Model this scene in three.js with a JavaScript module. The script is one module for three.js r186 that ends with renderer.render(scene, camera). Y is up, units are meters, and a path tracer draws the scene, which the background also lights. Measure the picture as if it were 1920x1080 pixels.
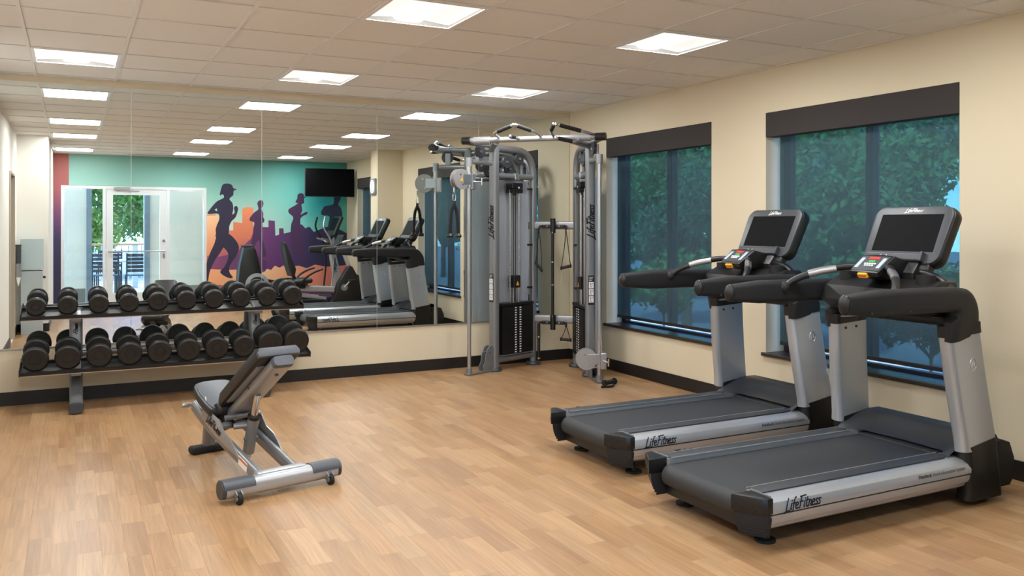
import * as THREE from 'three';
import { RoundedBoxGeometry } from 'three/addons/geometries/RoundedBoxGeometry.js';
import { mergeGeometries, toCreasedNormals } from 'three/addons/utils/BufferGeometryUtils.js';
import { RectAreaLightUniformsLib } from 'three/addons/lights/RectAreaLightUniformsLib.js';
import { Sky } from 'three/addons/objects/Sky.js';
import { FontLoader } from 'three/addons/loaders/FontLoader.js';
import { TextGeometry } from 'three/addons/geometries/TextGeometry.js';

// ---------------------------------------------------------------- camera, sky, sun, exposure
const scene = new THREE.Scene();
const renderer = new THREE.WebGLRenderer();
renderer.toneMapping = THREE.LinearToneMapping;
renderer.toneMappingExposure = 1.0;
renderer.shadowMap.enabled = true;
RectAreaLightUniformsLib.init();

const CAM = new THREE.Vector3(-4.927, 1.495, 8.135), YAW = Math.atan(823 / 1593), FOCAL = 1593;
const camera = new THREE.PerspectiveCamera(2 * Math.atan(540 / FOCAL) * 180 / Math.PI, 1920 / 1080, 0.05, 200);
camera.position.copy(CAM);
camera.rotation.set(0, -YAW, 0);
camera.setViewOffset(1920, 1080, 0, 119, 1920, 1080);

const SUN = new THREE.Vector3(-0.45, 0.72, 0.53).normalize();
const sky = new Sky();
sky.scale.setScalar(1000);
Object.assign(sky.material.uniforms.turbidity, { value: 5 });
Object.assign(sky.material.uniforms.rayleigh, { value: 1.1 });
Object.assign(sky.material.uniforms.mieCoefficient, { value: 0.004 });
Object.assign(sky.material.uniforms.mieDirectionalG, { value: 0.8 });
sky.material.uniforms.sunPosition.value.copy(SUN);
scene.add(sky);
scene.environmentIntensity = 1.8;
const sun = new THREE.DirectionalLight(0xfff1dc, 9.0);
sun.position.copy(SUN).multiplyScalar(40).add(new THREE.Vector3(-3, 0, 8));
sun.target.position.set(-3, 0, 8);
sun.castShadow = true;
Object.assign(sun.shadow.camera, { left: -30, right: 30, top: 30, bottom: -30, near: 1, far: 100 });
sun.shadow.mapSize.set(4096, 4096);
scene.add(sun, sun.target);
const LAMP = 28, LENS_GLOW = 1.15, LAMP_TINT = new THREE.Color(0.965, 0.985, 1.0);           // radiance of the ceiling troffers, and the glow seen on their lenses

// ---------------------------------------------------------------- small tools
let seed = 7;
const rnd = () => { seed = (seed + 0x6d2b79f5) | 0; let t = Math.imul(seed ^ (seed >>> 15), 1 | seed); t = (t + Math.imul(t ^ (t >>> 7), 61 | t)) ^ t; return ((t ^ (t >>> 14)) >>> 0) / 4294967296; };
const V = (x, y, z) => new THREE.Vector3(x, y, z);
const mat = (color, roughness = 0.5, metalness = 0, extra = {}) => { const c = Array.isArray(color) ? new THREE.Color().setRGB(...color) : new THREE.Color(color); return new THREE.MeshPhysicalMaterial({ color: c, roughness, metalness, ...extra }); };
const flat = (g) => (g.index ? g.toNonIndexed() : g);
function clean(g) { g = flat(g); for (const k of Object.keys(g.attributes)) if (!['position', 'normal', 'uv'].includes(k)) g.deleteAttribute(k); if (!g.attributes.uv) g.setAttribute('uv', new THREE.BufferAttribute(new Float32Array(g.attributes.position.count * 2), 2)); g.clearGroups?.(); return g; }
function T(g, p = [0, 0, 0], r = [0, 0, 0]) { g.applyMatrix4(new THREE.Matrix4().compose(V(...p), new THREE.Quaternion().setFromEuler(new THREE.Euler(...r)), V(1, 1, 1))); return g; }
const box = (w, h, d, p, r) => T(new THREE.BoxGeometry(w, h, d), p, r);
const rb = (w, h, d, rad, p, r, seg = 2) => T(new RoundedBoxGeometry(w, h, d, seg, rad), p, r);
function rod(a, b, r, r2 = r, seg = 20) {
  a = V(...a); b = V(...b); const d = b.clone().sub(a), g = new THREE.CylinderGeometry(r2, r, d.length(), seg);
  g.applyMatrix4(new THREE.Matrix4().compose(a.clone().add(b).multiplyScalar(0.5), new THREE.Quaternion().setFromUnitVectors(V(0, 1, 0), d.normalize()), V(1, 1, 1)));
  return g;
}
const disc = (r, h, p, rot = [0, 0, 0], seg = 32) => T(new THREE.CylinderGeometry(r, r, h, seg), p, rot);
const ball = (r, p, s = [1, 1, 1]) => { const g = new THREE.SphereGeometry(r, 18, 12); g.scale(...s); return T(g, p); };
const lathe = (pts, seg = 36, p, r) => T(toCreasedNormals(new THREE.LatheGeometry(pts.map(([x, y]) => new THREE.Vector2(x, y)), seg), 0.6), p, r);
function ext(pts, depth, { bevel = 0, holes = [], p, r, curve = false } = {}) {      // outline in XY, thickness along Z, centred
  const s = new THREE.Shape(); if (curve) { s.setFromPoints(new THREE.CatmullRomCurve3(pts.map(([x, y]) => V(x, y, 0)), true, 'centripetal').getPoints(pts.length * 6).map((v) => new THREE.Vector2(v.x, v.y))); } else s.setFromPoints(pts.map(([x, y]) => new THREE.Vector2(x, y)));
  for (const h of holes) s.holes.push(new THREE.Path().setFromPoints(h.map(([x, y]) => new THREE.Vector2(x, y))));
  const d = Math.max(depth - 2 * bevel, 1e-4), g = new THREE.ExtrudeGeometry(s, { depth: d, bevelEnabled: bevel > 0, bevelSize: bevel, bevelThickness: bevel, bevelOffset: -bevel, bevelSegments: 2, curveSegments: 16 });
  g.translate(0, 0, -d / 2);
  return T(toCreasedNormals(g, 0.5), p, r);
}
const circ = (r, n = 16) => Array.from({ length: n }, (_, i) => [r * Math.cos(i / n * 2 * Math.PI), r * Math.sin(i / n * 2 * Math.PI)]);
const oval = (a, b, n = 20) => circ(1, n).map(([x, y]) => [a * x, b * y]);
function rrect(w, h, r, n = 4) { const o = []; for (const [sx, sy, a0] of [[1, 1, 0], [-1, 1, 90], [-1, -1, 180], [1, -1, 270]]) for (let i = 0; i <= n; i++) { const a = (a0 + 90 * i / n) * Math.PI / 180; o.push([sx * (w / 2 - r) + r * Math.cos(a), sy * (h / 2 - r) + r * Math.sin(a)]); } return o; }
function bend(pts, fillet = 0.05, n = 7) {                                              // polyline with rounded corners
  const P = pts.map((p) => V(...p)), o = [P[0]];
  for (let i = 1; i < P.length - 1; i++) {
    const a = P[i - 1].clone().sub(P[i]), b = P[i + 1].clone().sub(P[i]), f = Math.min(fillet, a.length() * 0.48, b.length() * 0.48);
    const s = P[i].clone().add(a.normalize().multiplyScalar(f)), e = P[i].clone().add(b.normalize().multiplyScalar(f));
    for (let k = 0; k <= n; k++) { const t = k / n; o.push(s.clone().multiplyScalar((1 - t) ** 2).add(P[i].clone().multiplyScalar(2 * t * (1 - t))).add(e.clone().multiplyScalar(t * t))); }
  }
  o.push(P[P.length - 1]);
  return o;
}
const smooth = (pts, n = 24) => new THREE.CatmullRomCurve3(pts.map((p) => V(...p)), false, 'centripetal').getPoints(n);
function sweep(pts, prof, { up = [0, 1, 0], scale, crease = 0.7, caps = true } = {}) {
  pts = pts.map((p) => (p.isVector3 ? p : V(...p)));
  const n = pts.length, m = prof.length, pos = [], idx = [], uv = [];
  let N = V(...up), prevT = null, len = 0;
  for (let i = 0; i < n; i++) {
    const t = pts[Math.min(i + 1, n - 1)].clone().sub(pts[Math.max(i - 1, 0)]).normalize();
    if (!prevT) { if (Math.abs(N.dot(t)) > 0.95) N = Math.abs(t.x) < 0.9 ? V(1, 0, 0) : V(0, 0, 1); } else N.applyQuaternion(new THREE.Quaternion().setFromUnitVectors(prevT, t));
    N.addScaledVector(t, -N.dot(t)).normalize();
    const B = t.clone().cross(N), s = scale ? scale(i / (n - 1)) : [1, 1];
    if (i) len += pts[i].distanceTo(pts[i - 1]);
    for (let j = 0; j < m; j++) { const v = pts[i].clone().addScaledVector(B, prof[j][0] * s[0]).addScaledVector(N, prof[j][1] * s[1]); pos.push(v.x, v.y, v.z); uv.push(len, j / m); }
    prevT = t;
  }
  for (let i = 0; i < n - 1; i++) for (let j = 0; j < m; j++) { const a = i * m + j, b = i * m + (j + 1) % m; idx.push(a, b, a + m, b, b + m, a + m); }
  if (caps) for (const [i, flip] of [[0, 1], [n - 1, 0]]) {
    const c = pos.length / 3; pos.push(pts[i].x, pts[i].y, pts[i].z); uv.push(0, 0);
    for (let j = 0; j < m; j++) { const a = i * m + j, b = i * m + (j + 1) % m; flip ? idx.push(c, b, a) : idx.push(c, a, b); }
  }
  const g = new THREE.BufferGeometry();
  g.setAttribute('position', new THREE.Float32BufferAttribute(pos, 3)); g.setAttribute('uv', new THREE.Float32BufferAttribute(uv, 2)); g.setIndex(idx); g.computeVertexNormals();
  return toCreasedNormals(g, crease);
}
const tube = (pts, r, fillet = 0.05, n = 14) => sweep(bend(pts, fillet), circ(r, n));

const taken = new Map();
const numbered = (name) => { const n = taken.get(name) ?? 0; taken.set(name, n + 1); return n ? `${name}_${String(n).padStart(3, '0')}` : name; };
const shade = (o) => { o.traverse((m) => { if (m.isMesh) { m.castShadow = true; m.receiveShadow = true; } }); return o; };
function part(name, geos, material, parent, label, kind) {
  const list = [].concat(geos).map(clean), g = list.length > 1 ? mergeGeometries(list) : list[0];
  const m = new THREE.Mesh(g, material); m.name = name; m.castShadow = m.receiveShadow = true;
  if (label) m.userData.label = label; if (kind) m.userData.kind = kind;
  if (parent) parent.add(m);
  return m;
}
function thing(name, label, category, p = [0, 0, 0], turn = 0, group) {
  const o = new THREE.Group(); o.name = numbered(name); o.position.set(...p); o.rotation.y = turn; o.userData = { label, category }; if (group) o.userData.group = group;
  scene.add(o); return o;
}
function solo(name, label, category, geos, material, group) { const m = part(numbered(name), geos, material, scene); Object.assign(m.userData, { label, category }); if (group) m.userData.group = group; return m; }
function struct(name, geos, material) { const m = part(numbered(name), geos, material, scene); m.userData.kind = 'structure'; return m; }
function structGroup(name, p = [0, 0, 0], turn = 0) { const o = new THREE.Group(); o.name = numbered(name); o.position.set(...p); o.rotation.y = turn; o.userData.kind = 'structure'; scene.add(o); return o; }

// ---------------------------------------------------------------- textures
function noiseTexture(w, h, f, colour = true) {
  const d = new Uint8Array(w * h * 4);
  for (let y = 0; y < h; y++) for (let x = 0; x < w; x++) { const v = f(x / w, y / h, x, y), i = (y * w + x) * 4; const c = Array.isArray(v) ? v : [v, v, v]; d[i] = c[0]; d[i + 1] = c[1]; d[i + 2] = c[2]; d[i + 3] = 255; }
  const t = new THREE.DataTexture(d, w, h); t.wrapS = t.wrapT = THREE.RepeatWrapping; t.magFilter = THREE.LinearFilter; if (colour) t.colorSpace = THREE.SRGBColorSpace; t.needsUpdate = true; return t;
}
const lattice = new Float32Array(65536).map(() => rnd());
function vnoise(x, y, per) {                                                            // value noise with a period
  const ix = Math.floor(x), iy = Math.floor(y), fx = x - ix, fy = y - iy, s = fx * fx * (3 - 2 * fx), t = fy * fy * (3 - 2 * fy), q = (a, b) => lattice[((((a % per) + per) % per) * 251 + (((b % per) + per) % per) * 7919) & 65535];
  return (q(ix, iy) * (1 - s) + q(ix + 1, iy) * s) * (1 - t) + (q(ix, iy + 1) * (1 - s) + q(ix + 1, iy + 1) * s) * t;
}
const tileSpeck = noiseTexture(512, 512, (u, v) => { const a = vnoise(u * 128, v * 128, 128), b = vnoise(u * 32 + 9, v * 32, 32); return 120 + 90 * (a - 0.5) + 60 * (b - 0.5) - (a > 0.86 ? 60 : 0); }, false);
const grain = noiseTexture(512, 1024, (u, v) => {                                      // wood grain, long along v
  const warp = vnoise(u * 6, v * 4, 8) * 0.9, a = vnoise(u * 64 + warp * 8, v * 6, 64), b = vnoise(u * 192 + warp * 6, v * 12, 192), c = vnoise(u * 10, v * 3, 16), d = vnoise(u * 256, v * 40, 256);
  const k = 0.87 + 0.08 * (a - 0.5) + 0.07 * (b - 0.5) + 0.1 * (c - 0.5) - (d > 0.84 ? 0.025 : 0);
  return [255 * Math.min(1, k + 0.06), 255 * Math.min(1, k * 0.985 + 0.045), 255 * Math.min(1, k * 0.95 + 0.03)];
});
const leather = noiseTexture(256, 256, (u, v) => 128 + 70 * (vnoise(u * 90, v * 90, 90) - 0.5) + 50 * (vnoise(u * 40, v * 40, 40) - 0.5), false);
const wallRough = noiseTexture(512, 512, (u, v) => 128 + 50 * (vnoise(u * 200, v * 200, 200) - 0.5) + 40 * (vnoise(u * 60, v * 60, 60) - 0.5), false);
const beltTex = noiseTexture(256, 256, (u, v) => { const w = (Math.sin(u * 2 * Math.PI * 64) * Math.sin(v * 2 * Math.PI * 64)) * 0.5 + 0.5; return 70 + 110 * w + 50 * (vnoise(u * 128, v * 128, 128) - 0.5); }, false);
const rep = (t, x, y) => { const c = t.clone(); c.repeat.set(x, y); c.needsUpdate = true; return c; };

// ---------------------------------------------------------------- materials
const MAT = {
  wall: mat(0xd8cbb0, 0.82, 0, { bumpMap: rep(wallRough, 1, 1), bumpScale: 0.0006 }),
  wallWhite: mat(0xe6e2da, 0.8),
  ceilingTile: mat(0xe3e0db, 0.95, 0, { bumpMap: rep(tileSpeck, 1, 1), bumpScale: 0.0012 }),
  grid: mat(0xdcd9d4, 0.5),
  base: mat(0x1b1817, 0.45),
  white: mat(0xe8e8e6, 0.35),
  lens: mat(0xffffff, 0.4, 0, { emissive: new THREE.Color(1, 0.985, 0.96), emissiveIntensity: LENS_GLOW }),
  sideLens: mat(0xf4f4f2, 0.45, 0, { emissive: new THREE.Color(1, 0.985, 0.96), emissiveIntensity: LENS_GLOW * 0.6 }),
  mirror: mat([0.83, 0.87, 0.85], 0.0, 1),
  bronze: mat(0x2c2a2b, 0.45, 0.3),
  valance: mat(0x322e2c, 0.8),
  fabric: mat([0.29, 0.42, 0.47], 0.2, 0, { transmission: 0.85, thickness: 0, ior: 1.05 }),
  glass: mat([0.93, 0.97, 0.96], 0.0, 0, { transmission: 1, thickness: 0, ior: 1.5 }),
  stone: mat(0x2e2623, 0.35),
  black: mat(0x111112, 0.42),
  blackSoft: mat(0x18181a, 0.62),
  rubber: mat(0x161617, 0.75),
  urethane: mat(0x171615, 0.5),
  silver: mat(0xb4b7bb, 0.36, 0.55),
  silverDark: mat(0x8d9093, 0.38, 0.55),
  paint: mat(0x85878a, 0.36, 0.5),
  paintLight: mat(0x9b9da0, 0.34, 0.5),
  chrome: mat(0xd0d0d2, 0.2, 1),
  steel: mat(0xb9babd, 0.28, 0.9),
  discGrey: mat(0x9c9998, 0.42, 0.35),
  pulley: mat(0x33363a, 0.4),
  darkGrey: mat(0x3a3d41, 0.45),
  belt: mat(0x2b2d2f, 0.62, 0, { bumpMap: rep(beltTex, 8, 8), bumpScale: 0.0006 }),
  deckStrip: mat(0x34373a, 0.5),
  bezel: mat(0x3b3e42, 0.38),
  screen: mat(0x08080a, 0.55, 0, { specularIntensity: 0.15 }),
  pad: mat(0x1a1a1c, 0.42, 0, { bumpMap: rep(leather, 3, 3), bumpScale: 0.0005 }),
  padGrey: mat(0x50555c, 0.45, 0, { bumpMap: rep(leather, 3, 3), bumpScale: 0.0005 }),
  ink: mat(0x1a2430, 0.5),
  inkBlack: mat(0x121212, 0.5),
  inkWhite: mat(0xf2f2f2, 0.5),
  red: mat(0xc2342e, 0.4), green: mat(0x35a853, 0.4), yellow: mat(0xe0a020, 0.45), paleBlue: mat(0xa9b7c8, 0.4), orange: mat(0xd86a2a, 0.5),
  rope: mat(0x141414, 0.85),
  cable: mat(0x101010, 0.5),
  shroud: mat(0xb3b8c0, 0.32, 0.3),
};

// ---------------------------------------------------------------- lettering: a brush-script logo made of strokes, flat on the XY plane, width 1
const GLYPHS = {
  L: [0.62, [[0.42, 1.0], [0.3, 0.62], [0.18, 0.2], [0.06, -0.12], [-0.16, -0.22]], [[-0.16, -0.22], [0.2, -0.1], [0.58, -0.06]]],
  i: [0.24, [[0.18, 0.52], [0.07, 0.02], [0.16, 0.0]], [[0.23, 0.72], [0.25, 0.78]]],
  f: [0.36, [[0.52, 0.98], [0.4, 0.98], [0.28, 0.72], [0.1, 0.0], [0.02, -0.22]], [[0.06, 0.5], [0.42, 0.52]]],
  e: [0.42, [[0.06, 0.25], [0.36, 0.34], [0.38, 0.48], [0.22, 0.52], [0.06, 0.28], [0.1, 0.05], [0.24, 0.0], [0.4, 0.08]]],
  F: [0.6, [[0.44, 0.98], [0.28, 0.5], [0.12, -0.04]], [[0.2, 0.96], [0.6, 1.0], [0.95, 1.02]], [[0.16, 0.52], [0.58, 0.55]]],
  t: [0.34, [[0.3, 0.86], [0.12, 0.1], [0.2, 0.0], [0.32, 0.04]], [[0.04, 0.55], [0.46, 0.58]]],
  n: [0.46, [[0.18, 0.52], [0.05, 0.0]], [[0.1, 0.28], [0.3, 0.52], [0.42, 0.46], [0.33, 0.06], [0.44, 0.0]]],
  s: [0.36, [[0.42, 0.46], [0.26, 0.53], [0.14, 0.42], [0.28, 0.22], [0.2, 0.02], [0.0, 0.04]]],
};
function strokes(word, weight) {
  const pos = []; let x0 = 0;
  const quad = (a, b, c, d) => { for (const p of [a, b, c, a, c, d]) pos.push(p[0], p[1], 0); };
  for (const ch of word) {
    const [adv, ...lines] = GLYPHS[ch];
    for (const line of lines) {
      const pts = line.length > 2 ? new THREE.CatmullRomCurve3(line.map(([x, y]) => V(x + x0 + y * 0.12, y, 0))).getPoints(line.length * 3).map((v) => [v.x, v.y]) : line.map(([x, y]) => [x + x0 + y * 0.12, y]);
      for (let i = 0; i < pts.length - 1; i++) {
        const [ax, ay] = pts[i], [bx, by] = pts[i + 1], l = Math.hypot(bx - ax, by - ay) || 1, w = weight / 2, nx = -(by - ay) / l * w, ny = (bx - ax) / l * w, ex = (bx - ax) / l * w * 0.5, ey = (by - ay) / l * w * 0.5;
        quad([ax - nx - ex, ay - ny - ey], [bx - nx + ex, by - ny + ey], [bx + nx + ex, by + ny + ey], [ax + nx - ex, ay + ny - ey]);
      }
    }
    x0 += adv;
  }
  const g = new THREE.BufferGeometry(); g.setAttribute('position', new THREE.Float32BufferAttribute(pos, 3)); g.computeVertexNormals();
  g.computeBoundingBox(); const b = g.boundingBox, k = 1 / (b.max.x - b.min.x); g.translate(-(b.min.x + b.max.x) / 2, -(b.min.y + b.max.y) / 2, 0); g.scale(k, k, 1);
  return clean(g);
}
const LOGO = strokes('LifeFitness', 0.13), LOGO_BOLD = strokes('LifeFitness', 0.17);
function logo(parent, width, p, r, material = MAT.ink, bold = false, stretch = 1) { const g = (bold ? LOGO_BOLD : LOGO).clone(); g.scale(width, width * stretch, 1); return part('lettering', T(g, p, r), material, parent); }
const FONT = await new FontLoader().loadAsync('fonts/droid/droid_sans_regular.typeface.json'), FONTB = await new FontLoader().loadAsync('fonts/droid/droid_sans_bold.typeface.json');
function print(text, size, p, r, material, parent, font = FONT) { const g = new TextGeometry(text, { font, size, depth: 0.0004, curveSegments: 4 }); return part('lettering', T(g, p, r), material, parent); }

// ---------------------------------------------------------------- the room
const W = 5.62, D = 8.7, H = 2.74;                                                     // x from -W to 0, z from 0 (mirror wall) to D
{
  // floor: printed wood strips 10 cm x 48 cm, laid along z
  const floor = structGroup('floor');
  part('subfloor', [box(W + 0.6, 0.2, D + 0.45, [-W / 2, -0.1045, D / 2])], mat(0xa07a4c, 0.7), floor);
  const tones = [[0.44, 0.275, 0.147], [0.427, 0.261, 0.137], [0.462, 0.297, 0.166], [0.409, 0.248, 0.129], [0.449, 0.281, 0.153], [0.392, 0.236, 0.127], [0.475, 0.31, 0.178], [0.436, 0.268, 0.141]];
  const mats = tones.map((c) => mat(c, 0.36, 0, { map: grain }));
  const SW = 0.101, SL = 0.48, shapes = [];
  const plank = (len, u0, v0) => { const g = new THREE.BoxGeometry(SW - 0.0005, 0.0045, len - 0.0005), p = g.attributes.position, uv = g.attributes.uv; for (let i = 0; i < p.count; i++) uv.setXY(i, u0 + p.getX(i) / 0.62, v0 + p.getZ(i) / 1.6); return g; };
  for (let k = 0; k < 10; k++) shapes.push(plank(SL, rnd(), rnd()));
  const all = [], rightV = V(Math.cos(YAW), 0, Math.sin(YAW)), fwd = V(Math.sin(YAW), 0, -Math.cos(YAW));
  for (let i = 0; i * SW < W; i++) {
    const x = -W + (i + 0.5) * SW; if (x + SW / 2 > 0.02) continue;
    let z = -[0.0, 0.31, 0.13, 0.4, 0.22, 0.05, 0.35][(i * 3) % 7] - 0.05 * rnd();
    for (; z < D; z += SL) {
      const a = Math.max(z, 0), b = Math.min(z + SL, D); if (b - a < 0.03) continue;
      const q = V(x, 0, (a + b) / 2).sub(CAM), depth = q.dot(fwd), px = 960 + FOCAL * q.dot(rightV) / depth, py = 421 + FOCAL * 1.495 / depth;
      const seen = depth > 0.5 && px > -60 && px < 1980 && py < 1130;
      all.push({ x, a, b, seen, depth, m: Math.floor(rnd() * mats.length), s: Math.floor(rnd() * shapes.length) });
    }
  }
  all.sort((p, q) => (q.seen - p.seen) || p.depth - q.depth);
  const rest = mats.map(() => []);
  all.forEach((k, n) => {
    const g = k.b - k.a > SL - 1e-6 ? shapes[k.s] : plank(k.b - k.a, rnd(), rnd()), p = [k.x, -0.00225, (k.a + k.b) / 2];
    if (n < 300) { const m = new THREE.Mesh(g, mats[k.m]); m.name = n ? `plank_${String(n).padStart(3, '0')}` : 'plank'; m.position.set(...p); m.receiveShadow = m.castShadow = true; floor.add(m); } else rest[k.m].push(T(g.clone(), p));
  });
  // the strips farther off stay one part with a material per tone
  const groups = rest.map((l) => mergeGeometries(l.map(clean)));
  const merged = mergeGeometries(groups, true), far = new THREE.Mesh(merged, mats); far.name = 'farther_planks'; far.userData.kind = 'stuff'; far.receiveShadow = true; floor.add(far);
}
{
  // suspended ceiling: tiles, grid bars, structural slab above
  const ceiling = structGroup('ceiling');
  part('slab', [box(W + 0.6, 0.12, D + 0.5, [-W / 2, H + 0.26, D / 2])], MAT.white, ceiling);
  const X0 = -5.205, SX = 0.605, Z0 = 0.70, SZ = 0.61, xs = [-W], zs = [0];
  for (let k = -1; X0 + k * SX < -0.05; k++) if (X0 + k * SX > -W + 0.05) xs.push(X0 + k * SX);
  for (let k = -1; Z0 + k * SZ < D - 0.05; k++) if (Z0 + k * SZ > 0.05) zs.push(Z0 + k * SZ);
  xs.push(0); zs.push(D);
  const lightX = [-5.205, -3.39, -1.575], lightZ = [Z0, Z0 + 4 * SZ, Z0 + 7 * SZ, Z0 + 11 * SZ];
  const near = (a, list) => list.some((v) => Math.abs(v - a) < 0.02);
  const tileGeo = new Map();
  for (let i = 0; i < xs.length - 1; i++) for (let j = 0; j < zs.length - 1; j++) {
    if (near(xs[i], lightX) && near(zs[j], lightZ)) continue;
    const w = xs[i + 1] - xs[i], d = zs[j + 1] - zs[j], key = w.toFixed(3) + '/' + d.toFixed(3);
    if (!tileGeo.has(key)) { const g = new THREE.BoxGeometry(w - 0.006, 0.016, d - 0.006), p = g.attributes.position, uv = g.attributes.uv; for (let q = 0; q < p.count; q++) uv.setXY(q, p.getX(q) / 0.61, p.getZ(q) / 0.61); tileGeo.set(key, g); }
    const m = new THREE.Mesh(tileGeo.get(key), MAT.ceilingTile); m.name = 'ceiling_tile'; m.position.set((xs[i] + xs[i + 1]) / 2, H + 0.0115, (zs[j] + zs[j + 1]) / 2); m.receiveShadow = m.castShadow = true; ceiling.add(m);
  }
  for (const x of xs) part('grid_bar', box(0.022, 0.006, D, [THREE.MathUtils.clamp(x, -W + 0.011, -0.011), H, D / 2]), MAT.grid, ceiling);
  for (const z of zs) part('grid_bar', box(W, 0.005, 0.022, [-W / 2, H + 0.0002, THREE.MathUtils.clamp(z, 0.011, D - 0.011)]), MAT.grid, ceiling);
  // troffers
  const fs = SX - 0.022, fz = SZ - 0.022;
  const order = ['first', 'second', 'third', 'fourth'];
  const colName = ['over the dumbbell rack', 'along the room centre', 'beside the windows'];
  lightX.forEach((lx, ci) => lightZ.forEach((lz, ri) => {
    const o = thing('ceiling_light', `square recessed ceiling light, ${order[ri]} from the mirror in the row ${colName[ci]}`, 'light', [lx + SX / 2, H, lz + SZ / 2], 0, 'recessed ceiling lights');
    part('frame', [box(fs, 0.012, 0.024, [0, 0.0, fz / 2 - 0.012]), box(fs, 0.012, 0.024, [0, 0.0, -fz / 2 + 0.012]), box(0.024, 0.012, fz - 0.048, [fs / 2 - 0.012, 0, 0]), box(0.024, 0.012, fz - 0.048, [-fs / 2 + 0.012, 0, 0])], MAT.white, o);
    part('housing', [box(fs, 0.01, fz, [0, 0.115, 0]), box(0.006, 0.11, fz, [fs / 2, 0.06, 0]), box(0.006, 0.11, fz, [-fs / 2, 0.06, 0]), box(fs, 0.11, 0.006, [0, 0.06, fz / 2]), box(fs, 0.11, 0.006, [0, 0.06, -fz / 2])], MAT.white, o);
    // two sloping lens panels that meet in a shallow ridge
    const hw = fs / 2 - 0.024, hd = fz / 2 - 0.024;
    part('diffuser', ext([[-0.1, 0.03], [-0.08, 0.014], [0, 0.006], [0.08, 0.014], [0.1, 0.03]], 2 * hd), MAT.lens, o, 'bright middle lens');
    for (const s of [-1, 1]) part('side_lens', box(hw - 0.09, 0.004, 2 * hd, [s * (hw + 0.1) / 2, 0.024, 0], [0, 0, -s * 0.1]), MAT.sideLens, o);
    const light = new THREE.RectAreaLight(LAMP_TINT, LAMP, 2 * hw, 2 * hd); light.position.set(0, -0.004, 0); light.rotation.x = -Math.PI / 2; o.add(light);
  }));
  // slot air diffuser in the ceiling by the mural wall
  const vent = thing('ceiling_vent', 'narrow slot air vent in the ceiling near the mural', 'vent', [-3.62, H - 0.004, 8.35]);
  part('frame', [box(0.9, 0.008, 0.02, [0, 0, 0.05]), box(0.9, 0.008, 0.02, [0, 0, -0.05]), box(0.02, 0.008, 0.1, [0.44, 0, 0]), box(0.02, 0.008, 0.1, [-0.44, 0, 0])], MAT.grid, vent);
  for (const z of [-0.02, 0.02]) part('slat', box(0.86, 0.006, 0.012, [0, 0.003, z], [0.4, 0, 0]), MAT.darkGrey, vent);
}
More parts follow.
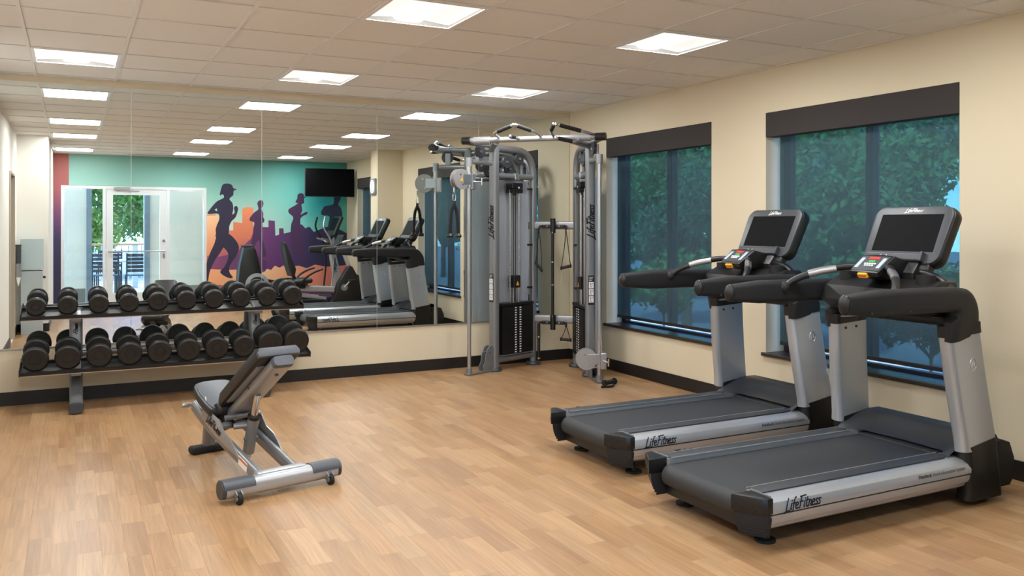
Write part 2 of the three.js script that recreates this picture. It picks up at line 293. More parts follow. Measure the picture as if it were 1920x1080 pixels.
// walls: shapes drawn in (along, up) and given thickness
const wallXY = (pts, holes, t) => ext(pts, t, { holes });
const rect = (a, b, c, d) => [[a, c], [b, c], [b, d], [a, d]];
{
  struct('wall_back', [box(W + 0.6, H + 0.3, 0.2, [-W / 2, (H + 0.3) / 2 - 0.1, -0.1])], MAT.wall);
  // window wall: x from 0 to 0.27, openings at the three windows (z ranges)
  const g = wallXY(rect(0, D + 0.25, -0.1, H + 0.2), [rect(0.737, 2.373, 0.47, 2.388), rect(3.026, 4.698, 0.47, 2.388), rect(6.35, 7.98, 0.47, 2.388)], 0.27);
  T(g, [0.135, 0, 0], [0, -Math.PI / 2, 0]);                                            // local x -> world z
  struct('wall_right', [g], MAT.wall);
  // left wall with a doorway, stepping inwards beyond the water cooler
  const l = wallXY(rect(0, 5.46, -0.1, H + 0.2), [rect(3.88, 4.72, 0.0, 2.15)], 0.2);
  T(l, [-W - 0.1, 0, 0], [0, -Math.PI / 2, 0]);
  struct('wall_left', [l, box(0.6, H + 0.3, D - 5.45 + 0.25, [-5.535, (H + 0.3) / 2 - 0.1, (D + 0.25 + 5.45) / 2])], MAT.wallWhite);
  const dr = structGroup('door_2', [-W - 0.08, 0, 4.3]);
  part('leaf', rb(0.04, 2.12, 0.82, 0.004, [-0.09, 1.065, 0]), mat(0xb9a98c, 0.5), dr);
  part('frame', [box(0.2, 2.15, 0.03, [0, 1.075, 0.415]), box(0.2, 2.15, 0.03, [0, 1.075, -0.415]), box(0.2, 0.03, 0.8, [0, 2.135, 0])], mat(0xb0a595, 0.5), dr);
  part('lever', [rod([-0.07, 1.0, -0.33], [-0.03, 1.0, -0.33], 0.012), rod([-0.03, 1.0, -0.33], [-0.03, 1.0, -0.21], 0.01)], MAT.chrome, dr);
  // pier between the second and third window, and the wall with the mural and the glazed entrance
  struct('wall_pier', [box(0.44, H + 0.2, 0.37, [-0.22, (H + 0.2) / 2 - 0.1, 5.6])], MAT.wall);
  const f = wallXY(rect(-W, 0.27, -0.1, H + 0.2), [rect(-5.115, -2.7, 0.0, 2.185)], 0.22);
  T(f, [0, 0, D + 0.11]);
  struct('wall_front', [f], MAT.wall);
  struct('baseboard_back', [box(W, 0.112, 0.012, [-W / 2, 0.056, 0.006])], MAT.base);
  struct('baseboard_right', [box(0.012, 0.112, 5.4, [-0.006, 0.056, 2.71]), box(0.012, 0.112, 2.9, [-0.006, 0.056, 7.24]), box(0.43, 0.112, 0.012, [-0.215, 0.056, 5.409]), box(0.012, 0.112, 0.394, [-0.446, 0.056, 5.6]), box(0.43, 0.112, 0.012, [-0.215, 0.056, 5.791])], MAT.base);
  struct('baseboard_left', [box(0.012, 0.112, 3.86, [-W + 0.006, 0.056, 1.94]), box(0.012, 0.112, 0.72, [-W + 0.006, 0.056, 5.09]), box(0.385, 0.112, 0.012, [-5.427, 0.056, 5.444]), box(0.012, 0.112, 3.2, [-5.229, 0.056, 7.06])], MAT.base);
  struct('baseboard_front', [box(0.11, 0.112, 0.012, [-5.175, 0.056, D - 0.006]), box(2.68, 0.112, 0.012, [-1.345, 0.056, D - 0.006])], MAT.base);
}
{
  // wall mirror of five panels in a metal channel
  const o = thing('wall_mirror', 'frameless wall mirror of five tall panels behind the dumbbell rack', 'mirror', [0, 0, 0]);
  const seams = [-5.592, -4.476, -3.36, -2.24, -1.124, -0.008];
  for (let i = 0; i < 5; i++) part('mirror_panel', box(seams[i + 1] - seams[i] - 0.003, 2.686 - 0.47, 0.006, [(seams[i] + seams[i + 1]) / 2, (2.686 + 0.47) / 2, 0.004]), MAT.mirror, o);
  for (const x of seams.slice(1, -1)) part('seam', box(0.003, 2.686 - 0.47, 0.004, [x, (2.686 + 0.47) / 2, 0.003]), mat(0xb9c2be, 0.4), o);
  part('channel', [box(5.586, 0.012, 0.014, [-2.8, 0.464, 0.007])], MAT.steel, o);
}
// windows with roller shades
const WINDOWS = [[0.737, 2.373, 'beside the cable machine'], [3.026, 4.698, 'behind the two treadmills'], [6.35, 7.98, 'between clock and mural']];
WINDOWS.forEach(([a, b, where], i) => {
  const mid = (a + b) / 2, w = b - a, y0 = 0.47, y1 = 2.388, o = structGroup(`window_${i + 1}`, [0, 0, mid]);
  part('window_frame', [box(0.06, y1 - y0, 0.07, [0.225, (y0 + y1) / 2, -w / 2 + 0.035]), box(0.06, y1 - y0, 0.07, [0.225, (y0 + y1) / 2, w / 2 - 0.035]), box(0.06, 0.07, w - 0.14, [0.225, y1 - 0.035, 0]), box(0.06, 0.024, w - 0.14, [0.225, y0 + 0.012, 0])], MAT.bronze, o);
  part('mullion', [rb(0.07, y1 - y0 - 0.1, 0.06, 0.006, [0.225, (y0 + y1) / 2, 0]), rb(0.03, y1 - y0 - 0.1, 0.016, 0.004, [0.175, (y0 + y1) / 2, 0])], MAT.bronze, o);
  for (const s of [-1, 1]) part('pane', box(0.006, y1 - y0 - 0.094, w / 2 - 0.1, [0.235, (y0 + y1) / 2 - 0.023, s * (w / 4 - 0.02)]), MAT.glass, o);
  part('window_sill', rb(0.29, 0.028, w + 0.06, 0.004, [0.118, y0 - 0.012, 0]), MAT.stone, o);
  const s = thing('roller_shade', `dark solar roller shade with square fascia in the window ${where}`, 'blind', [0, 0, mid], 0, 'roller shades');
  part('fascia', [rb(0.006, 0.193, w - 0.004, 0.001, [-0.001, 2.2905, 0]), box(0.11, 0.004, w - 0.006, [0.054, 2.196, 0])], MAT.valance, s, 'dark brown fascia board');
  part('tube', rod([0.07, 2.31, -w / 2 + 0.02], [0.07, 2.31, w / 2 - 0.02], 0.035), MAT.bronze, s);
  const z0 = -w / 2 + 0.05, z1 = w / 2 - 0.02;
  part('fabric', box(0.0008, 2.31 - 0.56, z1 - z0, [0.105, (2.31 + 0.56) / 2, (z0 + z1) / 2]), MAT.fabric, s, 'see-through dark screen fabric');
  part('hem_bar', rb(0.012, 0.03, z1 - z0, 0.004, [0.105, 0.548, (z0 + z1) / 2]), MAT.bronze, s);
});

// ---------------------------------------------------------------- treadmills (built along local x: rear at 0, console end at 2.05)
function treadmill(label, p) {
  const o = thing('treadmill', label, 'treadmill', p, 0, 'treadmills facing the windows');
  // belt with the rear roller bend
  const beltPts = []; for (let i = 0; i <= 10; i++) { const a = Math.PI * (1.5 - i / 10); beltPts.push([0.195 + 0.055 * Math.cos(a), 0.178 + 0.055 * Math.sin(a)]); }
  const beltShape = [[0.6, 0.123], ...beltPts, [1.68, 0.233], [1.68, 0.222], [0.5, 0.222]];
  part('belt', ext(beltShape, 0.555), MAT.belt, o, 'dark grey running belt');
  part('deck', box(1.3, 0.03, 0.6, [0.95, 0.2, 0]), MAT.black, o);
  part('rear_cover', [rb(0.1, 0.06, 0.62, 0.01, [0.24, 0.1, 0]), box(1.2, 0.06, 0.66, [0.9, 0.1, 0])], MAT.black, o);
  for (const s of [-1, 1]) {
    // side rail: two silver extrusions with a dark groove between, seen from outside
    const up = [[0.29, 0.185], [0.45, 0.185], [0.451, 0.21], [0.441, 0.234], [0.42, 0.25], [0.385, 0.257], [0.29, 0.257]];
    const lo = [[0.32, 0.093], [0.39, 0.097], [0.418, 0.115], [0.426, 0.133], [0.436, 0.138], [0.443, 0.155], [0.447, 0.177], [0.32, 0.177]];
    const sw = (prof, x0, x1) => { const g = ext(prof, x1 - x0, { bevel: 0 }); return T(g, [(x0 + x1) / 2, 0, 0], [0, -Math.PI / 2, 0]); };
    const mir = (prof) => (s > 0 ? prof : prof.map(([a, b]) => [-a, b]).reverse());
    const rail = part('side_rail', [sw(mir(up), 0.2, 1.70), sw(mir(lo), 0.2, 1.66)], MAT.silver, o, 'silver side rail');
    part('groove', box(1.44, 0.012, 0.12, [0.93, 0.181, s * 0.38]), MAT.black, rail);
    if (s > 0) {
      logo(rail, 0.245, [0.39, 0.214, 0.4515], [-0.12, 0, 0], MAT.ink);
      print('FlexDeck', 0.0165, [1.19, 0.21, 0.4515], [-0.1, 0, 0], MAT.ink, rail, FONTB);
      print('Shock Absorption System', 0.0165, [1.297, 0.21, 0.4515], [-0.1, 0, 0], MAT.darkGrey, rail);
    } else logo(rail, 0.245, [0.39, 0.214, -0.4515], [0.12, Math.PI, 0], MAT.ink);
    // foot platform strip with its bright inner line
    const strip = part('step_strip', ext([[0.212, 0.288], [1.5, 0.288], [1.57, 0.33], [1.5, 0.372], [0.212, 0.372]].map(([x, z]) => [x, z * s]), 0.006, { bevel: 0.001, p: [0, 0.2615, 0], r: [Math.PI / 2, 0, 0] }), MAT.deckStrip, o);
    part('trim_line', [box(1.34, 0.006, 0.007, [0.878, 0.262, s * 0.2835]), box(0.006, 0.006, 0.13, [0.208, 0.262, s * 0.37])], MAT.paintLight, strip);
    // rear end cap
    // (plan: the inner corner reaches farther back than the outer one)
    const capPlan = [[0.085, 0.312], [0.155, 0.44], [0.175, 0.452], [0.207, 0.452], [0.207, 0.312]].map(([x, z]) => [x, z * s]);
    const lower = [[0.1, 0.315], [0.165, 0.435], [0.185, 0.446], [0.207, 0.446], [0.207, 0.315]].map(([x, z]) => [x, z * s]);
    const cap = part('end_cap', [ext(capPlan, 0.075, { bevel: 0.006, p: [0, 0.2235, 0], r: [Math.PI / 2, 0, 0] })], MAT.black, o, 'black rear end cap');
    const low = []; for (let i = 0; i <= 6; i++) { const k = i / 6, y = 0.185 - 0.1 * k, e = 0.035 * k * k; low.push(T(ext(lower.map(([x, z]) => [x + e * (x < 0.19 ? 1 : 0), z * (1 - 0.06 * k * k * (Math.abs(z) > 0.4 ? 1 : 0))]), 0.0165, { r: [Math.PI / 2, 0, 0] }), [0, y - 0.008, 0])); }
    part('lower_cap', low, MAT.blackSoft, cap);
    part('screw', [disc(0.006, 0.006, [0.108, 0.2, s * 0.35], [0, 0, Math.PI / 2], 10), disc(0.006, 0.006, [0.14, 0.2, s * 0.41], [0, 0, Math.PI / 2], 10)], MAT.inkBlack, cap);
    part('levelling_foot', [rod([0.31, 0, s * 0.295], [0.31, 0.012, s * 0.295], 0.05), rod([0.31, 0.012, s * 0.295], [0.31, 0.08, s * 0.295], 0.012)], MAT.rubber, o);
    // upright
    const rx = (y) => 1.695 - 0.075 * ((y - 0.33) / 0.6) ** 1.4 - 0.014 * Math.sin((y - 0.33) / 0.6 * Math.PI), zx = (y) => 0.41 - 0.042 * (y - 0.33) / 0.6;
    const path = []; for (let i = 0; i <= 12; i++) { const y = 0.3 + 0.66 * i / 12; path.push([rx(Math.max(y, 0.33)), y, s * zx(y)]); }
    const post = part('upright', sweep(path, rrect(0.085, 0.272, 0.034, 5), { up: [1, 0, 0] }), MAT.silver, o, 'silver curved upright');
    part('bolt', [disc(0.008, 0.006, [1.56, 0.87, s * 0.328], [Math.PI / 2, 0, 0], 12), disc(0.008, 0.006, [1.65, 0.875, s * 0.328], [Math.PI / 2, 0, 0], 12)], MAT.inkBlack, post);
    const ring = new THREE.TorusGeometry(0.03, 0.0035, 8, 28); ring.scale(0.82, 1.15, 1);
    const em = [T(ring, [1.66, 0.75, s * 0.4235]), box(0.005, 0.036, 0.004, [1.658, 0.752, s * 0.4235], [0, 0, -0.25]), box(0.016, 0.005, 0.004, [1.664, 0.738, s * 0.4235]), box(0.005, 0.04, 0.004, [1.676, 0.748, s * 0.4235], [0, 0, -0.25]), box(0.018, 0.005, 0.004, [1.682, 0.763, s * 0.4235])];
    part('emblem', em, MAT.chrome, post, 'oval chrome monogram badge');
    // boot at the foot of the upright, with the transport wheel housing in front
    const boot = part('boot', [sweep([[1.735, 0.035, s * 0.405], [1.735, 0.1, s * 0.405], [1.7, 0.338, s * 0.41]], rrect(0.1, 0.3, 0.04, 5), { up: [1, 0, 0], scale: (t) => [1 - 0.08 * t, 0.86 + 0.12 * (1 - t)] })], MAT.black, o);
    part('wheel_housing', [ext([[1.86, 0.05], [2.02, 0.05], [2.06, 0.1], [2.06, 0.2], [2.02, 0.29], [1.94, 0.315], [1.86, 0.3]], 0.08, { bevel: 0.012, p: [0, 0, s * 0.36] })], MAT.blackSoft, boot);
    part('front_foot', [rod([1.82, 0, s * 0.36], [1.82, 0.04, s * 0.36], 0.03)], MAT.rubber, o);
    // handrail that turns down into the upright
    const rail2 = bend([[0.715, 1.105, s * 0.405], [1.1, 1.105, s * 0.405], [1.6, 1.1, s * 0.4], [1.632, 0.9, s * 0.372]], 0.17, 12);
    const hr = part('handrail', sweep(rail2, rrect(0.086, 0.132, 0.032, 5), { scale: (t) => [t < 0.03 ? 0.8 : 1, t < 0.02 ? 0.72 : t > 0.62 ? 1 + 1.2 * (t - 0.62) / 0.38 : 1] }), MAT.blackSoft, o, 'long black padded handrail');
    part('end_bumper', ball(0.052, [0.72, 1.105, s * 0.405], [0.55, 0.98, 0.7]), MAT.black, hr);
    part('screw', [0.86, 1.0, 1.14].map((x) => disc(0.007, 0.004, [x, 1.06, s * 0.4435], [Math.PI / 2, 0, 0], 10)), MAT.pulley, hr);
    part('collar', sweep([[1.618, 0.965, s * 0.37], [1.622, 0.905, s * 0.372]], rrect(0.092, 0.282, 0.036, 5), { up: [1, 0, 0] }), MAT.black, hr);
    // pulse grip: tube from handrail up to the keypad
    const grip = part('pulse_grip', sweep(smooth([[1.1, 1.13, s * 0.37], [1.16, 1.175, s * 0.34], [1.26, 1.225, s * 0.25], [1.37, 1.255, s * 0.13], [1.42, 1.245, s * 0.06]], 26), circ(0.02, 14)), MAT.black, o);
    part('sensor_sleeve', sweep(smooth([[1.215, 1.207, s * 0.295], [1.26, 1.225, s * 0.25], [1.32, 1.242, s * 0.185]], 10), circ(0.0225, 14)), MAT.steel, grip, 'steel pulse sensor');
    part('grip_boot', ball(0.036, [1.1, 1.128, s * 0.375]), MAT.blackSoft, grip);
    // lower arm from the upright to the console mast
    part('console_arm', sweep(smooth([[1.58, 1.1, s * 0.36], [1.58, 1.17, s * 0.28], [1.6, 1.2, s * 0.16], [1.62, 1.2, 0]], 16), rrect(0.05, 0.09, 0.018, 4), {}), MAT.black, o);
  }
  // motor hood: a low ridge between the uprights, hollowed towards the belt, with flanks that come forward at both ends
  const nz = 32, nx = 16, pos = [], idx = [];
  for (let j = 0; j <= nz; j++) for (let i = 0; i <= nx; i++) {
    const z = -0.372 + 0.744 * j / nz, e = Math.abs(z) / 0.372, flank = THREE.MathUtils.smoothstep(e, 0.7, 0.92), t = i / nx;
    const start = 1.645 - 0.1 * flank - 0.02 * e, x = t < 0.55 ? start + (1.79 - start) * (t / 0.55) : 1.79 + 0.2 * ((t - 0.55) / 0.45);
    const k = Math.min(1, t / 0.55), rise = (1 - flank) * k ** 2.4 + flank * Math.min(1, k * 1.15) ** 0.8;
    pos.push(x, 0.258 + (0.352 - 0.258) * rise - (t > 0.8 ? 0.12 * ((t - 0.8) / 0.2) ** 2 : 0), z);
  }
  for (let j = 0; j < nz; j++) for (let i = 0; i < nx; i++) { const a = j * (nx + 1) + i, b = a + nx + 1; idx.push(a, b, a + 1, b, b + 1, a + 1); }
  const hg = new THREE.BufferGeometry(); hg.setAttribute('position', new THREE.Float32BufferAttribute(pos, 3)); hg.setIndex(idx); hg.computeVertexNormals();
  part('motor_hood', [hg, ext([[1.6, 0.1], [1.99, 0.06], [1.99, 0.225], [1.9, 0.3], [1.8, 0.33], [1.7, 0.25], [1.62, 0.24]], 0.73)], MAT.darkGrey, o, 'dark grey motor hood');
  part('front_plate', rb(0.2, 0.12, 0.66, 0.02, [1.9, 0.13, 0]), MAT.black, o);
  logo(o, 0.21, [1.17, 0.2345, 0.245], [-Math.PI / 2, 0, 0], MAT.inkWhite, false, 0.8);
  // dash between the handrails
  part('dash', [ext([[1.36, 1.06], [1.4, 1.14], [1.5, 1.19], [1.64, 1.19], [1.68, 1.08], [1.62, 0.99], [1.44, 1.0]], 0.7, { bevel: 0.02 })], MAT.black, o);
  part('crossbar', rod([1.6, 0.98, -0.37], [1.6, 0.98, 0.37], 0.035), MAT.black, o);
  for (const s of [-1, 1]) part('cup_holder', lathe([[0.03, 0], [0.045, 0.005], [0.05, 0.1], [0.043, 0.1], [0.038, 0.02], [0, 0.018]], 24, [1.5, 1.12, s * 0.26]), MAT.blackSoft, o);
  // keypad pod
  const pod = new THREE.Group(); pod.name = 'keypad'; pod.position.set(1.395, 1.262, 0); pod.rotation.z = 0.62; o.add(pod);
  part('pod_body', [ext([[-0.075, -0.095], [-0.082, 0.095], [0.078, 0.115], [0.09, 0.0], [0.078, -0.115]], 0.035, { bevel: 0.01, r: [Math.PI / 2, 0, 0], p: [0, 0, 0] }), ext([[-0.06, 0], [0.11, 0.0], [0.2, -0.1], [0.1, -0.14], [-0.02, -0.07]], 0.17, { bevel: 0.02, p: [0, -0.012, 0] })], MAT.black, pod);
  part('keypad_face', rb(0.13, 0.004, 0.185, 0.002, [0, 0.0185, 0]), MAT.darkGrey, pod);
  part('red_keys', rb(0.024, 0.004, 0.07, 0.0015, [0.044, 0.0215, 0]), MAT.red, pod);
  part('green_key', rb(0.016, 0.004, 0.042, 0.0015, [0.016, 0.0215, 0]), MAT.green, pod);
  for (const [x, n] of [[-0.006, 5], [-0.022, 4]]) part('white_keys', Array.from({ length: n }, (_, i) => box(0.01, 0.004, 0.01, [x, 0.021, (i - (n - 1) / 2) * 0.016])), MAT.inkWhite, pod);
  for (const s of [-1, 1]) part('speed_keys', rb(0.09, 0.004, 0.024, 0.0015, [0, 0.0215, s * 0.072]), MAT.paleBlue, pod);
  part('stop_magnet', [rb(0.016, 0.03, 0.062, 0.004, [-0.09, 0.002, 0])], MAT.yellow, pod, 'yellow emergency stop tag');
  part('stop_mark', box(0.002, 0.006, 0.045, [-0.0985, 0.004, 0]), MAT.red, pod);
  // console: tablet leaning away from the runner
  const con = new THREE.Group(); con.name = 'console'; con.position.set(1.705, 1.425, 0); con.rotation.z = -0.45; o.add(con);
  const body = rrect(0.53, 0.365, 0.06, 6).map(([a, b]) => [a * (1 - 0.06 * (b < 0 ? -b / 0.18 : 0)), b + (Math.abs(b) > 0.17 && b > 0 ? 0.012 * (1 - (a / 0.265) ** 2) : 0)]);
  const face = [0, -Math.PI / 2, 0];
  part('back_shell', ext(body.map(([a, b]) => [a * 1.0, b]), 0.07, { bevel: 0.02, p: [0.02, 0, 0], r: face }), MAT.black, con);
  part('bezel', ext(body.map(([a, b]) => [a * 0.975, b * 0.97]), 0.02, { bevel: 0.006, p: [-0.018, 0, 0], r: face }), MAT.bezel, con, 'dark grey bezel');
  part('screen', rb(0.003, 0.235, 0.405, 0.001, [-0.0285, 0.012, 0]), MAT.screen, con, 'blank black screen');
  logo(con, 0.125, [-0.0288, 0.153, 0], [0, -Math.PI / 2, 0], MAT.inkWhite, true, 0.9);
  part('reading_shelf', [rb(0.045, 0.052, 0.37, 0.012, [-0.035, -0.148, -0.03]), rb(0.05, 0.06, 0.018, 0.007, [-0.038, -0.145, 0.158])], MAT.bezel, con);
  part('jack', [disc(0.006, 0.004, [-0.06, -0.148, -0.06], [0, 0, Math.PI / 2], 12), disc(0.006, 0.004, [-0.06, -0.148, -0.1], [0, 0, Math.PI / 2], 12)], MAT.paintLight, con);
  part('mast', [ext([[-0.03, -0.13], [0.06, -0.1], [0.06, -0.3], [-0.02, -0.33], [-0.06, -0.25]], 0.3, { bevel: 0.015 }), rb(0.06, 0.05, 0.42, 0.015, [0.0, -0.2, 0])], MAT.black, con);
  return o;
}
treadmill('treadmill with silver uprights between the cable machine and the other treadmill', [-2.23, 0, 3.62]);
treadmill('treadmill with silver uprights farthest from the mirror, its blank screen before the larger window', [-2.33, 0, 4.82]);

// ---------------------------------------------------------------- instruction placard print
function placard(rows) {
  const c = document.createElement('canvas'); c.width = 128; c.height = 128 + rows * 120; const x = c.getContext('2d');
  x.fillStyle = '#1c1c1c'; x.fillRect(0, 0, c.width, c.height); x.fillStyle = '#e8e8e8'; for (let i = 0; i < 3; i++) x.fillRect(12, 22 + i * 26, 96 - i * 14, 8);
  for (let i = 0; i < rows; i++) {
    const y = 104 + i * 120; x.fillStyle = '#ececec'; x.fillRect(10, y, 108, 108); x.strokeStyle = x.fillStyle = '#3a3a3a'; x.lineWidth = 7; x.lineCap = 'round';
    x.beginPath(); x.arc(48 + 8 * (i % 2), y + 24, 9, 0, 7); x.fill();
    x.beginPath(); x.moveTo(52, y + 34); x.lineTo(56 - 6 * (i % 3), y + 66); x.lineTo(40, y + 98); x.moveTo(56 - 6 * (i % 3), y + 66); x.lineTo(74, y + 98); x.moveTo(52, y + 42); x.lineTo(84, y + 36 + 14 * (i % 2)); x.lineTo(104, y + 18); x.stroke();
  }
  const t = new THREE.CanvasTexture(c); t.colorSpace = THREE.SRGBColorSpace; return mat(0xffffff, 0.5, 0, { map: t });
}
// ---------------------------------------------------------------- corner cable machine
const BL = V(-0.55, 0, 0.15), BR = V(-0.215, 0, 0.49), PHI_L = Math.atan2(-0.316, -0.949), PHI_R = Math.atan2(-0.95, -0.31);
const toward = (base, phi, u, y, v) => [base.x + Math.cos(phi) * u + Math.sin(phi) * v, y, base.z - Math.sin(phi) * u + Math.cos(phi) * v];
{
  const o = thing('cable_machine', 'grey corner cable machine with two weight-stack towers and pull-up bar', 'cable machine');
  const placards = [placard(4), placard(3)];
  [[BL, PHI_L, -1, 1.94], [BR, PHI_R, 1, 0.225]].forEach(([base, phi, vs, lift], ti) => {
    const t = new THREE.Group(); t.name = 'tower'; t.position.copy(base); t.rotation.y = phi; o.add(t);
    part('front_column', [sweep([[0.58, 0.03, 0], [0.58, 2.3, 0]], rrect(0.095, 0.085, 0.03, 5), { up: [1, 0, 0] })], MAT.paint, t);
    part('rear_column', tube([[0, 0.03, 0], [0, 2.275, 0], [0.56, 2.275, 0]], 0.037, 0.3, 18), MAT.paint, t);
    part('floor_foot', [lathe([[0, 0], [0.078, 0], [0.082, 0.012], [0.07, 0.034], [0, 0.036]], 28, [0, 0, 0]), lathe([[0, 0], [0.078, 0], [0.082, 0.012], [0.07, 0.034], [0, 0.036]], 28, [0.58, 0, 0])], MAT.darkGrey, t);
    part('lower_tube', [rod([0, 0.11, 0], [0.56, 0.11, 0], 0.036), rb(0.47, 0.012, 0.1, 0.003, [0.29, 0.15, 0])], MAT.paint, t);
    part('upper_tube', rod([0, 1.995, 0], [0.56, 1.995, 0], 0.032), MAT.paint, t);
    part('inner_arch', tube([[0.12, 1.99, -vs * 0.05], [0.12, 2.2, -vs * 0.05], [0.3, 2.26, -vs * 0.05]], 0.018, 0.12), MAT.paint, t);
    part('clamp', [rb(0.06, 0.075, 0.08, 0.008, [0.28, 1.995, 0]), disc(0.008, 0.09, [0.265, 1.98, 0], [Math.PI / 2, 0, 0], 10), disc(0.008, 0.09, [0.295, 1.98, 0], [Math.PI / 2, 0, 0], 10)], MAT.steel, t);
    // shroud panel on the wall side with folded edges
    part('shroud', ext([[0.035, 0.16], [0.545, 0.16], [0.545, 1.96], [0.035, 1.96]], 0.004, { p: [0, 0, -vs * 0.095] }), MAT.shroud, t, 'pale grey shroud panel');
    part('shroud_fold', [box(0.004, 1.8, 0.06, [0.545, 1.06, -vs * 0.066]), box(0.004, 1.8, 0.06, [0.035, 1.06, -vs * 0.066])], MAT.shroud, t);
    part('guide_rod', [rod([0.215, 0.15, 0], [0.215, 1.86, 0], 0.0095)], MAT.chrome, t);
    part('guide_rod', [rod([0.35, 0.15, 0], [0.35, 1.86, 0], 0.0095)], MAT.chrome, t);
    const plate = box(0.46, 0.0249, 0.105, [0, 0, 0]), mark = [box(0.026, 0.011, 0.002, [-0.035, 0, vs * 0.053]), box(0.026, 0.011, 0.002, [0.035, 0, vs * 0.053])];
    const pg = clean(plate), mg = mergeGeometries(mark.map(clean));
    for (let k = 0; k < 19; k++) {
      const m = new THREE.Mesh(pg, MAT.black); m.name = 'weight_plate'; m.position.set(0.283, 0.172 + k * 0.0255, 0); m.castShadow = m.receiveShadow = true; t.add(m);
    }
    part('plate_numbers', Array.from({ length: 19 }, (_, k) => T(mg.clone(), [0.283, 0.172 + k * 0.0255, 0])), MAT.inkWhite, t);
    part('top_plate', [rb(0.48, 0.03, 0.11, 0.005, [0.283, 0.668, 0]), rb(0.1, 0.13, 0.09, 0.01, [0.283, 0.9, 0]), rod([0.283, 0.68, 0], [0.283, 0.86, 0], 0.012)], MAT.black, t);
    part('selector_rods', [rod([0.25, 0.68, vs * 0.02], [0.25, 0.84, vs * 0.02], 0.006), rod([0.316, 0.68, vs * 0.02], [0.316, 0.84, vs * 0.02], 0.006)], MAT.chrome, t);
    part('warning_label', ext([[0.26, 0.86], [0.306, 0.86], [0.283, 0.905]], 0.002, { p: [0, 0, vs * 0.047] }), MAT.yellow, t);
    part('lift_cable', [rod([0.27, 0.96, 0], [0.27, 1.83, 0], 0.004, 0.004, 8), rod([0.297, 0.96, 0], [0.297, 1.83, 0], 0.004, 0.004, 8), rod([0.06, 0.3, vs * 0.03], [0.06, 1.9, vs * 0.03], 0.003, 0.003, 8)], MAT.cable, t);
    part('pulley_block', [rb(0.16, 0.06, 0.1, 0.008, [0.283, 1.9, 0]), rb(0.15, 0.045, 0.11, 0.008, [0.283, 1.845, 0]), disc(0.02, 0.03, [0.283, 1.815, 0])], MAT.black, t);
    part('pin_tag', box(0.022, 0.02, 0.003, [0.27, 1.88, vs * 0.053]), MAT.paleBlue, t);
    part('cable_guide', [rb(0.07, 0.022, 0.02, 0.004, [0.08, 1.87, vs * 0.03]), rb(0.07, 0.022, 0.02, 0.004, [0.08, 1.28, vs * 0.03]), rb(0.07, 0.022, 0.02, 0.004, [0.08, 0.83, vs * 0.03])], MAT.black, t);
    for (const [u, y, v] of [[0.8, 2.225, 0.02], [0.43, 2.14, 0.025], [0.345, 2.075, -0.02], [0.22, 2.185, 0.0]]) {
      const pl = part('pulley', lathe([[0, -0.014], [0.03, -0.014], [0.062, -0.016], [0.066, -0.012], [0.06, 0], [0.066, 0.012], [0.062, 0.016], [0.03, 0.014], [0, 0.014]], 30, [u, y, vs * v], [Math.PI / 2, 0, 0]), MAT.pulley, t, 'dark grey cable pulley');
      part('axle', disc(0.012, 0.05, [u, y, vs * v], [Math.PI / 2, 0, 0], 12), MAT.steel, pl);
    }
    part('top_arm', [sweep([[0.6, 2.12, 0], [0.9, 2.12, 0]], rrect(0.05, 0.05, 0.02, 4)), rod([0.93, 2.07, 0], [0.93, 2.16, 0], 0.032), rb(0.06, 0.14, 0.05, 0.01, [0.8, 2.2, 0])], MAT.paintLight, t);
    part('slide_rod', rod([0.93, 0.02, 0], [0.93, 2.12, 0], 0.02, 0.02, 24), MAT.steel, t, 'chrome slide rod');
    const base2 = [[0.62, 0.02], [0.765, 0.02], [0.772, 0.06], [0.74, 0.11], [0.728, 0.19], [0.69, 0.255], [0.64, 0.27], [0.62, 0.24]];
    part('base_bracket', [ext(base2, 0.006, { p: [0, 0, 0.03] }), ext(base2, 0.006, { p: [0, 0, -0.03] }), rb(0.36, 0.014, 0.07, 0.003, [0.79, 0.01, 0]), rod([0.93, 0.004, 0], [0.93, 0.07, 0], 0.03)], MAT.paint, t);
    part('bracket_bolt', [disc(0.01, 0.075, [0.68, 0.2, 0], [Math.PI / 2, 0, 0], 12), disc(0.01, 0.075, [0.7, 0.1, 0], [Math.PI / 2, 0, 0], 12)], MAT.chrome, t);
    // carriage that slides on the rod, with its large pulley cover
    const y = lift, car = new THREE.Group(); car.name = 'carriage'; car.position.set(0.93, y, 0); car.rotation.y = ti ? -Math.PI / 2 - 0.12 : 0; t.add(car);
    const A = 0.125, q = ti ? -1 : vs;                                                   // q: the side of the cover that faces the room
    part('slider', [rod([0, -0.075, 0], [0, 0.075, 0], 0.034), rb(0.11, 0.1, 0.012, 0.004, [0.06, 0, 0.032]), rb(0.11, 0.1, 0.012, 0.004, [0.06, 0, -0.032]), rb(0.06, 0.16, 0.07, 0.012, [-0.035, -0.02, 0]), rod([0, 0.07, 0], [0, 0.17, 0], 0.026)], MAT.steel, car);
    part('pulley_cover', [disc(0.1, 0.008, [A, 0, 0.03], [Math.PI / 2, 0, 0], 40), disc(0.1, 0.008, [A, 0, -0.03], [Math.PI / 2, 0, 0], 40), disc(0.078, 0.05, [A, 0, 0], [Math.PI / 2, 0, 0], 40)], MAT.discGrey, car, 'round grey pulley cover');
    for (const [bx, by] of [[A + 0.02, 0.045], [A - 0.01, -0.05]]) part('cover_bolt', disc(0.009, 0.074, [bx, by, 0], [Math.PI / 2, 0, 0], 12), MAT.chrome, car);
    if (!ti) part('warning_label', ext([[A - 0.018, -0.022], [A + 0.026, -0.022], [A + 0.004, 0.018]], 0.002, { p: [0, 0, q * 0.036] }), MAT.yellow, car);
